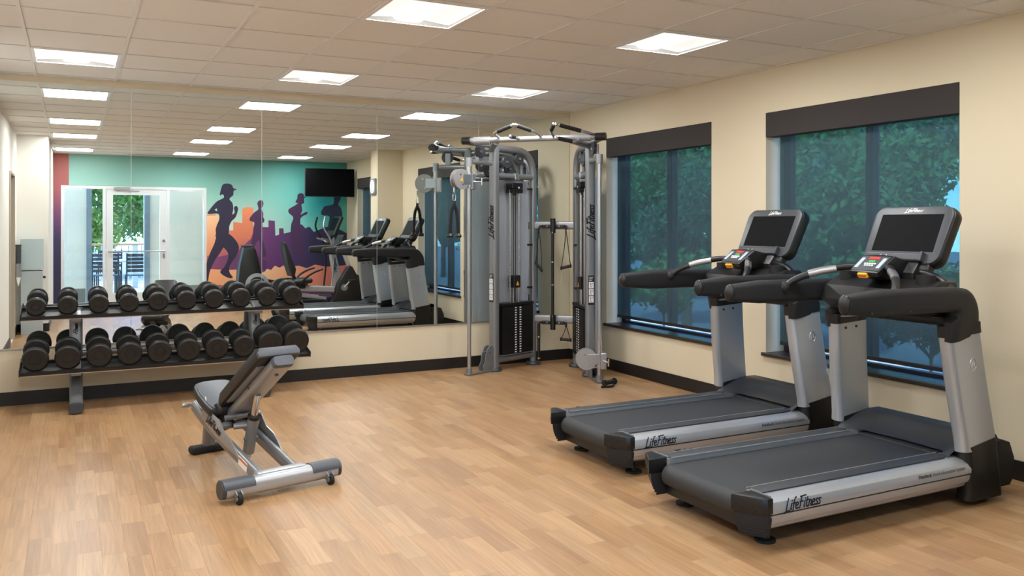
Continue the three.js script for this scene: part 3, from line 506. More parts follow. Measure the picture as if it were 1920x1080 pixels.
    part('pop_pin', [rod([-0.03, -0.02, q * 0.03], [-0.07, -0.02, q * 0.11], 0.009), rod([-0.07, -0.055, q * 0.11], [-0.07, 0.015, q * 0.11], 0.008)], MAT.chrome, car);
    // lettering and placard on the front face of the column
    logo(t, 0.36, [0.624, 1.52, 0], [0, Math.PI / 2, Math.PI / 2], MAT.inkBlack, true, 0.95);
    part('placard', box(0.002, ti ? 0.29 : 0.29, 0.062, [0.6235, 0.85, 0]), MAT.inkBlack, t);
    const pl = new THREE.PlaneGeometry(0.058, 0.284); part('placard_print', T(pl, [0.6252, 0.85, 0], [0, Math.PI / 2, 0]), placards[ti], t, 'exercise instruction placard');
  });
  // bars that tie the towers together
  const a = [BL.x, 0, BL.z], b = [BR.x, 0, BR.z], at = (k, y) => [a[0] + (b[0] - a[0]) * k, y, a[2] + (b[2] - a[2]) * k];
  for (const y of [1.485, 0.49]) part('tie_bar', [sweep([at(0.05, y), at(0.95, y)], rrect(0.05, 0.085, 0.02, 4))], MAT.paintLight, o);
  part('tie_bolt', [1.53, 1.44, 0.535, 0.445].flatMap((y) => [0.04, 0.96].map((k) => ball(0.012, at(k, y)))), MAT.steel, o);
  // black hook rails with a centre clamp, on the room side
  const n = V(-(b[2] - a[2]), 0, b[0] - a[0]).normalize(), off = (k, y, q) => { const p = at(k, y); return [p[0] + n.x * q, y, p[2] + n.z * q]; };
  for (const y of [1.475, 0.455]) {
    const hook = part('hook_rail', [sweep([off(0.24, y, 0.045), off(0.76, y, 0.045)], rrect(0.012, 0.036, 0.005, 3)), sweep(smooth([off(0.24, y, 0.045), off(0.2, y, 0.06), off(0.19, y - 0.03, 0.08)], 8), circ(0.012, 10)), sweep(smooth([off(0.76, y, 0.045), off(0.8, y, 0.06), off(0.81, y - 0.03, 0.08)], 8), circ(0.012, 10)), rod(off(0.5, y - 0.07, 0.06), off(0.5, y + 0.085, 0.06), 0.028)], MAT.black, o, 'black accessory hook rail');
    part('rail_bolt', [ball(0.009, off(0.36, y, 0.054)), ball(0.009, off(0.64, y, 0.054))], MAT.steel, hook);
  }
  // pull-up bar on top
  const pA = toward(BL, PHI_L, 0.93, 2.325, -0.03), pB = toward(BR, PHI_R, 0.93, 2.325, 0.03), dir = V(...pB).sub(V(...pA)), len = dir.length(); dir.normalize();
  const side = V(-dir.z, 0, dir.x); if (side.z < 0) side.negate();
  const bar = (w, y, q) => [pA[0] + dir.x * w + side.x * q, 2.325 + y, pA[2] + dir.z * w + side.z * q];
  part('pull_up_bar', [rod(bar(-0.02, 0, 0), bar(len + 0.02, 0, 0), 0.027, 0.027, 24), rod(bar(0.03, -0.005, 0), bar(0.2, -0.005, 0), 0.04), rod(bar(len - 0.2, -0.005, 0), bar(len - 0.05, -0.005, 0), 0.034)], MAT.paintLight, o, 'silver pull-up bar');
  part('bar_post', [rod([...toward(BL, PHI_L, 0.62, 2.26, 0)], bar(0.26, -0.02, 0), 0.03), rod([...toward(BR, PHI_R, 0.62, 2.26, 0)], bar(len - 0.26, -0.02, 0), 0.03), rod(toward(BL, PHI_L, 0.58, 2.24, 0), toward(BL, PHI_L, 0.58, 2.33, 0), 0.034), rod(toward(BR, PHI_R, 0.58, 2.24, 0), toward(BR, PHI_R, 0.58, 2.33, 0), 0.034), sweep([toward(BL, PHI_L, 0.6, 2.3, 0), toward(BL, PHI_L, 0.95, 2.31, 0)], rrect(0.06, 0.05, 0.015, 3)), sweep([toward(BR, PHI_R, 0.6, 2.3, 0), toward(BR, PHI_R, 0.95, 2.31, 0)], rrect(0.06, 0.05, 0.015, 3))], MAT.paint, o);
  for (const [w0, w1] of [[-0.09, -0.005], [len - 0.005, len + 0.09]]) part('end_cap', sweep([bar(w0, 0, 0), bar((w0 + w1) / 2, 0, 0), bar(w1, 0, 0)], oval(0.05, 0.038, 20)), MAT.black, o, 'oval black end cap');
  const grips = [[[0.3, 0.02, 0.0], [0.28, 0.05, 0.14], [0.5, 0.115, 0.2]], [[0.72, 0.02, 0.0], [0.7, 0.05, 0.12], [0.52, 0.115, 0.2]], [[0.86, 0.0, 0.0], [0.84, 0.05, 0.1], [0.9, 0.11, 0.2]], [[1.24, 0.02, 0.0], [1.2, 0.03, 0.1], [0.93, 0.105, 0.22]], [[1.1, -0.01, 0], [1.1, -0.06, 0.12], [0.92, -0.02, 0.2]], [[0.5, 0, 0], [0.49, 0.01, 0.1], [0.49, 0.0, 0.26]]];
  for (const gpts of grips) {
    const P = gpts.map((q) => bar(...q)), L = bend(P, 0.05, 6), g = part('grip', sweep(L, circ(0.015, 12)), MAT.steel, o);
    const i0 = V(...P[1]).lerp(V(...P[2]), 0.22), i1 = V(...P[1]).lerp(V(...P[2]), 0.9);
    part('sleeve', rod(i0.toArray(), i1.toArray(), 0.0195), MAT.rubber, g, 'black rubber sleeve');
    part('tip', ball(0.018, P[2]), MAT.chrome, g);
  }
  // ---- attachments that hang on the machine: each is a thing of its own
  const tip = toward(BL, PHI_L, 0.93 + 0.2, 1.86, 0);
  const rp = thing('triceps_rope', 'black braided triceps rope hanging from the raised pulley of the cable machine', 'rope', tip);
  part('carabiner', [rod([0, 0.0, 0], [0, -0.05, 0], 0.009), sweep(smooth([[0, -0.05, 0], [0.014, -0.075, 0], [0.014, -0.12, 0], [0, -0.14, 0], [-0.012, -0.12, 0], [-0.01, -0.07, 0]], 22), circ(0.004, 8))], MAT.chrome, rp);
  part('swivel', [rod([0, -0.135, 0], [0, -0.185, 0], 0.014)], MAT.black, rp);
  for (const s of [-1, 1]) {
    const path = smooth([[0, -0.17, 0], [s * 0.022, -0.22, 0], [s * 0.036, -0.32, 0.0], [s * 0.044, -0.47, 0]], 40);
    const strand = part('strand', sweep(path, circ(0.016, 12), { scale: (t) => { const k = 1 + 0.1 * Math.sin(t * 90); return [k, k]; } }), MAT.rope, rp);
    part('end_stop', lathe([[0, -0.02], [0.03, -0.016], [0.034, 0], [0.026, 0.014], [0.016, 0.024]], 20, [s * 0.044, -0.475, 0]), MAT.black, strand);
  }
  const hookAt = (k, y) => off(k, y, 0.09);
  const longBar = thing('lat_bar', 'long black cable bar with chrome rings hanging upright between the towers', 'exercise bar', off(0.5, 1.46, 0.07));
  part('shaft', rod([0, 0, 0], [0, -0.95, 0], 0.016), MAT.black, longBar);
  part('ring', [-0.05, -0.36, -0.6, -0.93].map((y) => rod([0, y - 0.006, 0], [0, y + 0.006, 0], 0.018)), MAT.chrome, longBar);
  const shortBar = thing('curl_bar', 'short black cable bar hanging beneath the lower hook rail', 'exercise bar', off(0.19, 0.43, 0.085));
  part('shaft', rod([0, 0.02, 0], [0, -0.36, 0], 0.016), MAT.black, shortBar);
  part('ring', [-0.12, -0.35].map((y) => rod([0, y - 0.008, 0], [0, y + 0.008, 0], 0.02)), MAT.chrome, shortBar);
  const strapHandle = (label, p, drop, tilt) => {
    const h = thing('strap_handle', label, 'cable handle', p, Math.atan2(-(b[2] - a[2]), b[0] - a[0]), 'strap handles on the cable machine');
    const yy = -drop, gx = 0.052, c = Math.cos(tilt), s = Math.sin(tilt);
    part('strap', [sweep(smooth([[0, 0.0, 0], [-0.012, yy * 0.4, 0.004], [-gx * c, yy + gx * s, 0]], 14), rrect(0.004, 0.018, 0.001, 1), { up: [0, 0, 1] }), sweep(smooth([[0, 0.0, 0], [0.02, yy * 0.4, -0.004], [gx * c, yy - gx * s, 0]], 14), rrect(0.004, 0.018, 0.001, 1), { up: [0, 0, 1] })], MAT.rope, h);
    const gr = part('grip', rod([-gx * c, yy + gx * s, 0], [gx * c, yy - gx * s, 0], 0.0155), MAT.blackSoft, h);
    part('flange', [ball(0.022, [-gx * c, yy + gx * s, 0], [0.5, 1, 1]), ball(0.022, [gx * c, yy - gx * s, 0], [0.5, 1, 1])], MAT.black, gr);
  };
  strapHandle('nylon strap handle hanging steeply tilted from the upper hook rail', off(0.19, 1.45, 0.085), 0.4, 0.9);
  strapHandle('nylon strap handle hanging nearly level from the upper hook rail', off(0.81, 1.45, 0.085), 0.4, -0.25);
  strapHandle('short nylon strap handle hanging beneath the lower hook rail', off(0.81, 0.44, 0.085), 0.15, 0.05);
  // pair of foam-grip handle pieces on the floor by the lowered pulley
  const fp = toward(BR, PHI_R, 1.12, 0, 0.0);
  const fh = thing('cable_stirrup', 'black cable handle lying on the floor under the lowered pulley', 'cable handle', fp, 0.45);
  part('grip', rod([0.0, 0.03, 0.0], [0.14, 0.03, 0.02], 0.02), MAT.blackSoft, fh);
  part('flange', [disc(0.03, 0.012, [0.0, 0.03, 0.0], [0, 0, Math.PI / 2], 20), disc(0.03, 0.012, [0.14, 0.03, 0.02], [0, 0, Math.PI / 2], 20)], MAT.black, fh);
  part('strap', [sweep(smooth([[0, 0.03, 0], [-0.07, 0.012, 0.05], [-0.1, 0.012, 0.02], [-0.02, 0.012, 0.09], [0.13, 0.03, 0.03]], 30), rrect(0.004, 0.02, 0.001, 1))], MAT.rope, fh);
}

// ---------------------------------------------------------------- dumbbell rack with twenty dumbbells
{
  const o = thing('dumbbell_rack', 'two-tier grey dumbbell rack with black shelves in front of the mirror', 'rack', [0, 0, 0]);
  for (const x of [-4.905, -3.45]) {
    const leg = part('leg', [sweep(smooth([[x, 0.80, 0.115], [x, 0.6, 0.135], [x, 0.33, 0.19], [x, 0.16, 0.33], [x, 0.075, 0.48], [x, 0.055, 0.6]], 28), rrect(0.1, 0.075, 0.03, 5), { up: [0, 0, 1] }), sweep([[x, 0.045, 0.06], [x, 0.05, 0.34], [x, 0.07, 0.44]], rrect(0.09, 0.06, 0.02, 4))], MAT.paint, o);
    part('foot_cap', sweep([[x, 0.05, 0.555], [x, 0.046, 0.615], [x, 0.045, 0.635]], rrect(0.108, 0.085, 0.034, 5), { scale: (t) => (t > 0.9 ? [0.86, 0.84] : [1, 1]) }), MAT.darkGrey, leg);
    part('rear_cap', rb(0.1, 0.085, 0.05, 0.015, [x, 0.043, 0.055]), MAT.darkGrey, leg);
    logo(leg, 0.15, [x, 0.6, 0.1755], [0, 0, Math.PI / 2], MAT.inkBlack, true);
  }
  part('cross_tube', rod([-4.905, 0.42, 0.13], [-3.45, 0.42, 0.13], 0.03), MAT.paint, o);
  const DB = [];
  for (const [y, z, r0, r1, name, x1] of [[0.33, 0.5, 0.095, 0.112, 'lower', -3.03], [0.752, 0.36, 0.0725, 0.086, 'upper', -3.06]]) {
    const tilt = 0.2, len = x1 + 5.3, cx = (x1 - 5.3) / 2;
    const sh = new THREE.Group(); sh.name = 'shelf'; sh.position.set(cx, y, z); sh.rotation.x = tilt; o.add(sh);       // slopes down to the room
    part('front_rail', [box(len, 0.034, 0.012, [0, -0.008, 0.0]), box(len, 0.008, 0.07, [0, -0.016, -0.034])], MAT.black, sh);
    part('rear_rail', [box(len, 0.034, 0.012, [0, -0.008, -0.27]), box(len, 0.008, 0.07, [0, -0.016, -0.235])], MAT.black, sh);
    part('tray', box(len, 0.006, 0.2, [0, -0.016, -0.135]), MAT.black, sh);
    part('edge_strip', [box(len, 0.006, 0.004, [0, -0.023, 0.005]), box(len, 0.006, 0.004, [0, 0.01, -0.262])], MAT.steel, sh);
    part('end_plate', [box(0.006, 0.05, 0.3, [-len / 2, 0.002, -0.135]), box(0.006, 0.05, 0.3, [len / 2, 0.002, -0.135])], MAT.black, sh);
    for (const x of [-4.905, -3.45]) part('bracket', box(0.07, 0.05, 0.24, [x - cx, -0.03, -0.14]), MAT.paint, sh);
    for (let i = 0; i < 10; i++) {
      const x = -5.19 + 0.2262 * i, r = r0 + (r1 - r0) * (name === 'lower' ? (i < 8 ? 0 : 1) * (0.7 + 0.15 * (i - 7)) : i / 9), saddle = [];
      for (const zz of [-0.03, -0.24]) { const pts = []; for (let k = 0; k <= 8; k++) { const a = Math.PI * (1.18 + 0.64 * k / 8); pts.push([x - cx + (r + 0.004) * Math.cos(a), r + 0.012 + (r + 0.004) * Math.sin(a), zz]); } saddle.push(sweep(pts, rrect(0.05, 0.006, 0.002, 1), { up: [0, 1, 0] })); }
      for (const g of saddle) part('saddle', g, MAT.black, sh);
      DB.push([x, r, y, z, tilt, name, i]);
    }
  }
  const ordinal = ['first', 'second', 'third', 'fourth', 'fifth', 'sixth', 'seventh', 'eighth', 'ninth', 'tenth'];
  for (const [x, r, y, z, tilt, name, i] of DB) {
    const up = r + 0.012, q = new THREE.Matrix4().makeRotationX(tilt), c = V(0, up, -0.135).applyMatrix4(q).add(V(x, y, z));
    const d = thing('dumbbell', `round black dumbbell, ${ordinal[i]} on the ${name} shelf counting toward the cable machine`, 'dumbbell', c.toArray(), 0, `dumbbells on the ${name} shelf`);
    d.rotation.set(tilt, 0, 0);
    part('handle', rod([0, 0, -0.085], [0, 0, 0.085], 0.017), MAT.chrome, d);
    const t = 0.042 + r * 0.16;
    for (const s of [-1, 1]) {
      const prof = [[0, 0], [r * 0.45, 0], [r * 0.86, 0.002], [r * 0.97, 0.01], [r, 0.022], [r, t - 0.018], [r * 0.96, t - 0.006], [r * 0.88, t], [r * 0.47, t - 0.001], [r * 0.45, t - 0.004], [r * 0.37, t - 0.004], [r * 0.35, t - 0.001], [0, t - 0.001]];
      part('head', lathe(prof, 40, [0, 0, s * 0.078], [s * Math.PI / 2, 0, 0]), MAT.urethane, d);
    }
  }
}
// ---------------------------------------------------------------- adjustable bench (local z runs from the seat end to the wheeled stabiliser)
{
  const o = thing('weight_bench', 'adjustable incline weight bench with black pads and silver frame', 'bench', [-4.135, 0, 2.25], Math.atan2(0.225, 0.974));
  // wheeled stabiliser tube
  part('stabilizer', [sweep([[-0.33, 0.072, 1.09], [0.33, 0.072, 1.09]], rrect(0.1, 0.095, 0.04, 6)), sweep([[-0.14, 0.118, 1.07], [0.14, 0.118, 1.07]], rrect(0.06, 0.02, 0.006, 3))], MAT.silver, o, 'silver stabiliser tube');
  for (const s of [-1, 1]) {
    part('grip_cover', sweep([[s * 0.17, 0.0745, 1.09], [s * 0.345, 0.0745, 1.09]], rrect(0.107, 0.1, 0.04, 6).map(([a, b]) => [a, Math.max(b, 0.005)])), MAT.padGrey, o, 'grey rubber cover');
    part('tube_end', sweep([[s * 0.33, 0.072, 1.09], [s * 0.352, 0.072, 1.09]], rrect(0.098, 0.092, 0.04, 6)), MAT.darkGrey, o);
    const w = part('wheel', disc(0.03, 0.022, [s * 0.27, 0.03, 1.155], [0, 0, Math.PI / 2], 24), MAT.rubber, o);
    part('axle_bracket', [disc(0.012, 0.036, [s * 0.27, 0.03, 1.155], [0, 0, Math.PI / 2], 12), box(0.006, 0.045, 0.04, [s * 0.27 - 0.015, 0.045, 1.142], [0.5, 0, 0]), box(0.006, 0.045, 0.04, [s * 0.27 + 0.015, 0.045, 1.142], [0.5, 0, 0])], MAT.paintLight, w);
    // main beam with its scalloped gusset plate
    const beam = part('beam', sweep(bend([[s * 0.1, 0.32, 0.03], [s * 0.105, 0.24, 0.3], [s * 0.105, 0.085, 1.05]], 0.1), rrect(0.045, 0.075, 0.02, 4)), MAT.paint, o);
    const gus = [[0.24, 0.285], [0.27, 0.42], [0.3, 0.425], [0.335, 0.37], [0.43, 0.335], [0.53, 0.32], [0.6, 0.26], [0.7, 0.235], [0.76, 0.2], [0.82, 0.15], [0.6, 0.185], [0.4, 0.225]];
    const gp = part('gusset', ext(gus, 0.008, { bevel: 0.001, p: [s * 0.132, 0, 0], r: [0, -Math.PI / 2, 0] }), MAT.paintLight, o);
    part('pivot_bolt', disc(0.014, 0.02, [s * 0.132, 0.275, 0.5], [0, 0, Math.PI / 2], 16), MAT.chrome, gp);
    logo(gp, 0.24, [s * 0.138, 0.275, 0.44], s > 0 ? [0, Math.PI / 2, 0.28] : [0, -Math.PI / 2, -0.28], MAT.inkBlack, true);
    if (s < 0) part('warning_label', [box(0.002, 0.05, 0.12, [-0.1285, 0.127, 0.86], [0.22, 0, 0])], MAT.inkWhite, beam, 'white and orange warning label');
    if (s < 0) part('label_band', box(0.002, 0.014, 0.12, [-0.1292, 0.142, 0.863], [0.22, 0, 0]), MAT.orange, beam);
  }
  part('cross_pin', [rod([-0.13, 0.275, 0.5], [0.13, 0.275, 0.5], 0.022), rod([-0.11, 0.335, 0.56], [0.11, 0.335, 0.56], 0.016)], MAT.paint, o);
  // rear post and foot
  part('rear_post', [sweep([[0, 0.04, 0.0], [0, 0.32, 0.05]], rrect(0.075, 0.06, 0.015, 4), { up: [0, 0, 1] }), rb(0.2, 0.05, 0.06, 0.015, [0, 0.315, 0.05])], MAT.paint, o);
  part('rear_foot', [rb(0.24, 0.05, 0.09, 0.02, [0, 0.025, -0.005])], MAT.rubber, o, 'dark rubber foot');
  part('adjust_knob', [rod([-0.06, 0.325, 0.0], [-0.15, 0.325, -0.01], 0.01), rod([-0.12, 0.325, -0.005], [-0.17, 0.325, -0.012], 0.017)], MAT.steel, o);
  // seat, tipped up at the rear end
  const seat = new THREE.Group(); seat.name = 'seat'; seat.position.set(0, 0.362, 0.225); seat.rotation.x = 0.27; o.add(seat);
  const seatOutline = [[-0.095, -0.2], [0.095, -0.2], [0.13, -0.15], [0.15, 0.12], [0.13, 0.2], [-0.13, 0.2], [-0.15, 0.12], [-0.13, -0.15]];
  part('cushion', ext(seatOutline, 0.06, { bevel: 0.018, curve: true, p: [0, 0.03, 0], r: [Math.PI / 2, 0, 0] }), MAT.pad, seat, 'black seat cushion');
  part('seat_top', ext(seatOutline.map(([x, z]) => [x * 0.9, z * 0.93]), 0.012, { bevel: 0.005, curve: true, p: [0, 0.059, 0], r: [Math.PI / 2, 0, 0] }), MAT.padGrey, seat);
  part('seat_plate', [box(0.2, 0.008, 0.34, [0, -0.004, 0]), rb(0.06, 0.05, 0.34, 0.01, [0, -0.03, 0])], MAT.black, seat);
  // backrest
  const ang = Math.atan2(0.345, 0.56), back = new THREE.Group(); back.name = 'backrest'; back.position.set(0, 0.335, 0.49); back.rotation.x = -ang; o.add(back);  // local z runs up the rest
  part('back_cushion', [ext([[-0.105, 0.0], [0.105, 0.0], [0.125, 0.08], [0.13, 0.69], [0.115, 0.715], [-0.115, 0.715], [-0.13, 0.69], [-0.125, 0.08]], 0.075, { bevel: 0.022, p: [0, 0.085, 0], r: [Math.PI / 2, 0, 0] })], MAT.pad, back, 'black back cushion');
  part('cushion_end', [ext([[-0.122, 0.05], [-0.128, 0.075], [-0.11, 0.106], [0.11, 0.106], [0.128, 0.075], [0.122, 0.05]], 0.035, { bevel: 0.012, p: [0, 0.005, 0.71] })], MAT.padGrey, back, 'grey end of the back cushion');
  part('lumbar_roll', sweep([[-0.115, 0.055, -0.04], [-0.1, 0.055, -0.04], [0.1, 0.055, -0.04], [0.115, 0.055, -0.04]], oval(0.05, 0.05, 20), { scale: (t) => (t < 0.01 || t > 0.99 ? [0.75, 0.75] : [1, 1]) }), MAT.pad, back);
  part('back_frame', [sweep([[0, 0.012, -0.1], [0, 0.012, 0.73]], rrect(0.125, 0.06, 0.02, 4)), box(0.2, 0.008, 0.5, [0, 0.044, 0.36])], MAT.paintLight, back, 'silver back frame');
  part('frame_cap', sweep([[0, 0.012, 0.722], [0, 0.012, 0.752]], rrect(0.13, 0.066, 0.024, 5), { scale: (t) => (t > 0.5 ? [0.9, 0.86] : [1, 1]) }), MAT.padGrey, back);
  part('bolt', [disc(0.011, 0.008, [0, -0.02, 0.62], [0, 0, 0], 14), disc(0.009, 0.13, [0, 0.02, 0.36], [0, 0, Math.PI / 2], 14)], MAT.darkGrey, back);
  // telescopic support strut
  part('strut', [rod([0, 0.13, 0.64], [0, 0.36, 0.72], 0.034, 0.034, 24)], MAT.paint, o);
  part('strut_rod', [rod([0, 0.1, 0.63], [0, 0.495, 0.772], 0.021, 0.021, 20)], MAT.chrome, o, 'chrome strut rod');
  part('strut_collar', [rod([0, 0.345, 0.715], [0, 0.365, 0.722], 0.037)], MAT.black, o);
  part('strut_pin', [rod([-0.1, 0.3, 0.66], [0.03, 0.3, 0.7], 0.017), disc(0.009, 0.08, [0, 0.22, 0.672], [0, 0, Math.PI / 2], 12)], MAT.paint, o);
  part('pivot_plate', [ext([[0.2, 0.24], [0.34, 0.34], [0.48, 0.34], [0.56, 0.28], [0.4, 0.22]], 0.01, { p: [-0.05, 0, 0], r: [0, -Math.PI / 2, 0] }), ext([[0.2, 0.24], [0.34, 0.34], [0.48, 0.34], [0.56, 0.28], [0.4, 0.22]], 0.01, { p: [0.05, 0, 0], r: [0, -Math.PI / 2, 0] })], MAT.black, o);
}

// ---------------------------------------------------------------- the far end of the room, seen in the mirror
// mural print, painted on a canvas in mirror orientation; M() places photo-plane points of the print onto the wall
{
  const c = document.createElement('canvas'); c.width = 2048; c.height = 1060; const x = c.getContext('2d');
  const x0 = -5.235, wM = 5.235, fw = V(Math.sin(YAW), 0, -Math.cos(YAW)), rt = V(Math.cos(YAW), 0, Math.sin(YAW));
  const wallPoint = (px, py) => { const v = fw.clone().addScaledVector(rt, (px - 960) / FOCAL).add(V(0, (421 - py) / FOCAL, 0)), t = (-D - CAM.z) / v.z; return [CAM.x + v.x * t, CAM.y + v.y * t]; };
  const M = (px, py) => { const [wx, wy] = wallPoint(px, py); return [(wx - x0) / wM * 2048, (1 - wy / H) * 1060]; };
  const poly = (pts, fill) => { x.fillStyle = fill; x.beginPath(); pts.forEach((p, i) => { const q = M(...p); i ? x.lineTo(...q) : x.moveTo(...q); }); x.closePath(); x.fill(); };
  const blob = (pts, fill) => { const cv = new THREE.CatmullRomCurve3(pts.map(([a, b]) => V(a, b, 0)), true, 'centripetal').getPoints(pts.length * 5); poly(cv.map((v) => [v.x, v.y]), fill); };
  const lin = (a, b, stops) => { const g = x.createLinearGradient(...M(...a), ...M(...b)); stops.forEach(([k, s]) => g.addColorStop(k, s)); return g; };
  const rad = (p, r, stops) => { const q = M(...p), g = x.createRadialGradient(...q, 0, ...q, r); stops.forEach(([k, s]) => g.addColorStop(k, s)); return g; };
  // sky print: teal above, pale at the horizon, warm at the left foot, deep teal at the right
  x.fillStyle = lin([400, 296], [400, 545], [[0, '#578f86'], [0.28, '#8bbfb3'], [0.52, '#c6d9ca'], [0.62, '#e7d9be'], [0.72, '#eeb083'], [1, '#e08a62']]); x.fillRect(0, 0, 2048, 1060);
  x.fillStyle = lin([470, 400], [660, 400], [[0, 'rgba(90,200,195,0)'], [0.55, 'rgba(80,190,185,0.7)'], [1, 'rgba(60,150,130,0.85)']]); x.fillRect(0, 0, 2048, M(0, 470)[1]);
  x.fillStyle = rad([608, 378], 230, [[0, 'rgba(20,150,165,0.9)'], [0.5, 'rgba(30,160,170,0.5)'], [1, 'rgba(60,170,170,0)']]); x.fillRect(1300, 150, 748, 600);
  x.fillStyle = lin([130, 296], [330, 340], [[0, 'rgba(160,205,195,0.7)'], [1, 'rgba(190,215,200,0)']]); x.fillRect(0, 0, 1300, 420);
  // orange towers
  const warm = lin([440, 390], [440, 500], [[0, '#ee8f63'], [0.5, '#d97a5e'], [1, '#a2526a']]);
  poly([[388, 402], [388, 520], [475, 520], [475, 389], [462, 388], [454, 392], [454, 418], [437, 416], [437, 432], [430, 432], [420, 440], [404, 402]], warm);
  poly([[388, 405], [410, 404], [412, 470], [388, 480]], lin([388, 400], [412, 480], [[0, '#f5c79d'], [1, '#e69067']]));
  // purple skyline running to navy
  const purple = lin([470, 440], [660, 470], [[0, '#7a3f72'], [0.3, '#5a2f68'], [0.6, '#2e2850'], [1, '#1b2440']]);
  poly([[440, 475], [470, 448], [480, 420], [493, 426], [503, 426], [503, 413], [515, 414], [516, 442], [523, 440], [523, 428], [531, 428], [532, 438], [544, 435], [553, 420], [566, 421], [572, 428], [580, 425], [588, 435], [600, 430], [612, 425], [636, 430], [654, 440], [654, 507], [600, 500], [540, 505], [470, 512], [388, 505], [388, 486]], purple);
  poly([[388, 486], [430, 480], [470, 470], [500, 490], [500, 505], [388, 503]], lin([388, 486], [480, 500], [[0, '#8c4b70'], [1, '#55305f']]));
  // peach strip under the skyline with a mirrored small skyline edge
  poly([[388, 504], [424, 506], [470, 505], [494, 512], [500, 504], [508, 506], [515, 498], [524, 502], [532, 497], [545, 500], [560, 498], [575, 503], [590, 496], [612, 500], [640, 498], [654, 496], [654, 560], [388, 560]], lin([388, 505], [640, 545], [[0, '#f0a273'], [0.4, '#f2c091'], [0.75, '#e08a70'], [1, '#c06a6c']]));
  poly([[388, 532], [520, 545], [600, 540], [654, 545], [654, 640], [388, 640]], lin([388, 540], [640, 560], [[0, '#b65e70'], [0.5, '#7f3f70'], [1, '#4a2d60']]));
  // runners
  const ink = '#2b2540', z7 = ([a, b]) => [380 + a / 5.4, 280 + b / 5.4], z3 = ([a, b]) => [300 + a / 2.7, 400 + b / 2.7];
  blob([[190, 385], [205, 356], [250, 347], [293, 360], [310, 393], [344, 405], [314, 420], [307, 465], [282, 486], [270, 505], [300, 545], [308, 600], [300, 660], [322, 640], [316, 590], [336, 572], [356, 592], [352, 630], [330, 690], [290, 730], [268, 780], [262, 830], [150, 880], [130, 820], [142, 770], [168, 700], [158, 655], [60, 655], [48, 645], [70, 610], [140, 530], [215, 485], [200, 455], [174, 468]].map(z7), ink);
  poly([[118, 612], [142, 598], [146, 628]].map(z7), '#bcd8cc');
  blob([[262, 820], [150, 870], [115, 960], [70, 1060], [40, 1150], [20, 1240], [10, 1330], [45, 1345], [70, 1240], [120, 1130], [180, 1040], [225, 960]].map(z7), ink);
  blob([[295, 95], [350, 105], [398, 165], [390, 205], [350, 272], [352, 300], [368, 325], [352, 328], [304, 298], [330, 265], [345, 205], [300, 150], [280, 110]].map(z3), ink);
  blob([[552, 545], [570, 520], [600, 518], [612, 535], [608, 575], [590, 600], [610, 640], [612, 690], [622, 705], [618, 738], [604, 745], [606, 800], [590, 880], [620, 960], [640, 1080], [600, 1090], [565, 920], [510, 1000], [490, 960], [505, 880], [512, 800], [520, 740], [480, 725], [472, 705], [520, 640], [562, 605]].map(z7), '#4a2b52');
  blob([[960, 462], [985, 445], [1020, 455], [1026, 480], [1048, 487], [1026, 495], [1024, 545], [1000, 555], [1006, 620], [990, 660], [1030, 640], [1055, 632], [1056, 655], [1020, 672], [990, 700], [990, 780], [1000, 860], [1020, 960], [1000, 1080], [930, 1080], [890, 900], [895, 760], [915, 690], [868, 640], [868, 610], [930, 570], [962, 545], [940, 540], [945, 515], [955, 500]].map(z7), '#43284f');
  blob([[1330, 470], [1350, 440], [1385, 450], [1395, 500], [1370, 555], [1400, 600], [1410, 680], [1380, 740], [1340, 720], [1330, 800], [1290, 900], [1260, 880], [1270, 760], [1280, 680], [1210, 665], [1196, 650], [1230, 580], [1320, 555]].map(z7), '#26304e');
  // left plum band
  x.fillStyle = lin([100, 290], [100, 545], [[0, '#b0635a'], [0.25, '#a55a5c'], [0.45, '#74406c'], [0.62, '#3a3058'], [1, '#272544']]);
  const [bx] = M(129, 330); x.fillRect(0, 0, bx, 1060);
  const tex = new THREE.CanvasTexture(c); tex.colorSpace = THREE.SRGBColorSpace;
  const sheet = (xa, xb, ya, yb) => { const g = new THREE.BoxGeometry(xb - xa, yb - ya, 0.002), p = g.attributes.position, uv = g.attributes.uv; g.translate((xa + xb) / 2, (ya + yb) / 2, D - 0.001); for (let i = 0; i < p.count; i++) uv.setXY(i, (p.getX(i) - x0) / wM, p.getY(i) / H); return g; };
  solo('wall_mural', 'printed wall mural of runners before a sunset skyline, around the glazed entrance', 'mural', [sheet(-5.233, -5.117, 0.114, H - 0.002), sheet(-2.698, -0.002, 0.114, H - 0.002), sheet(-5.117, -2.698, 2.187, H - 0.002)], mat(0xffffff, 0.6, 0, { map: tex }));
}
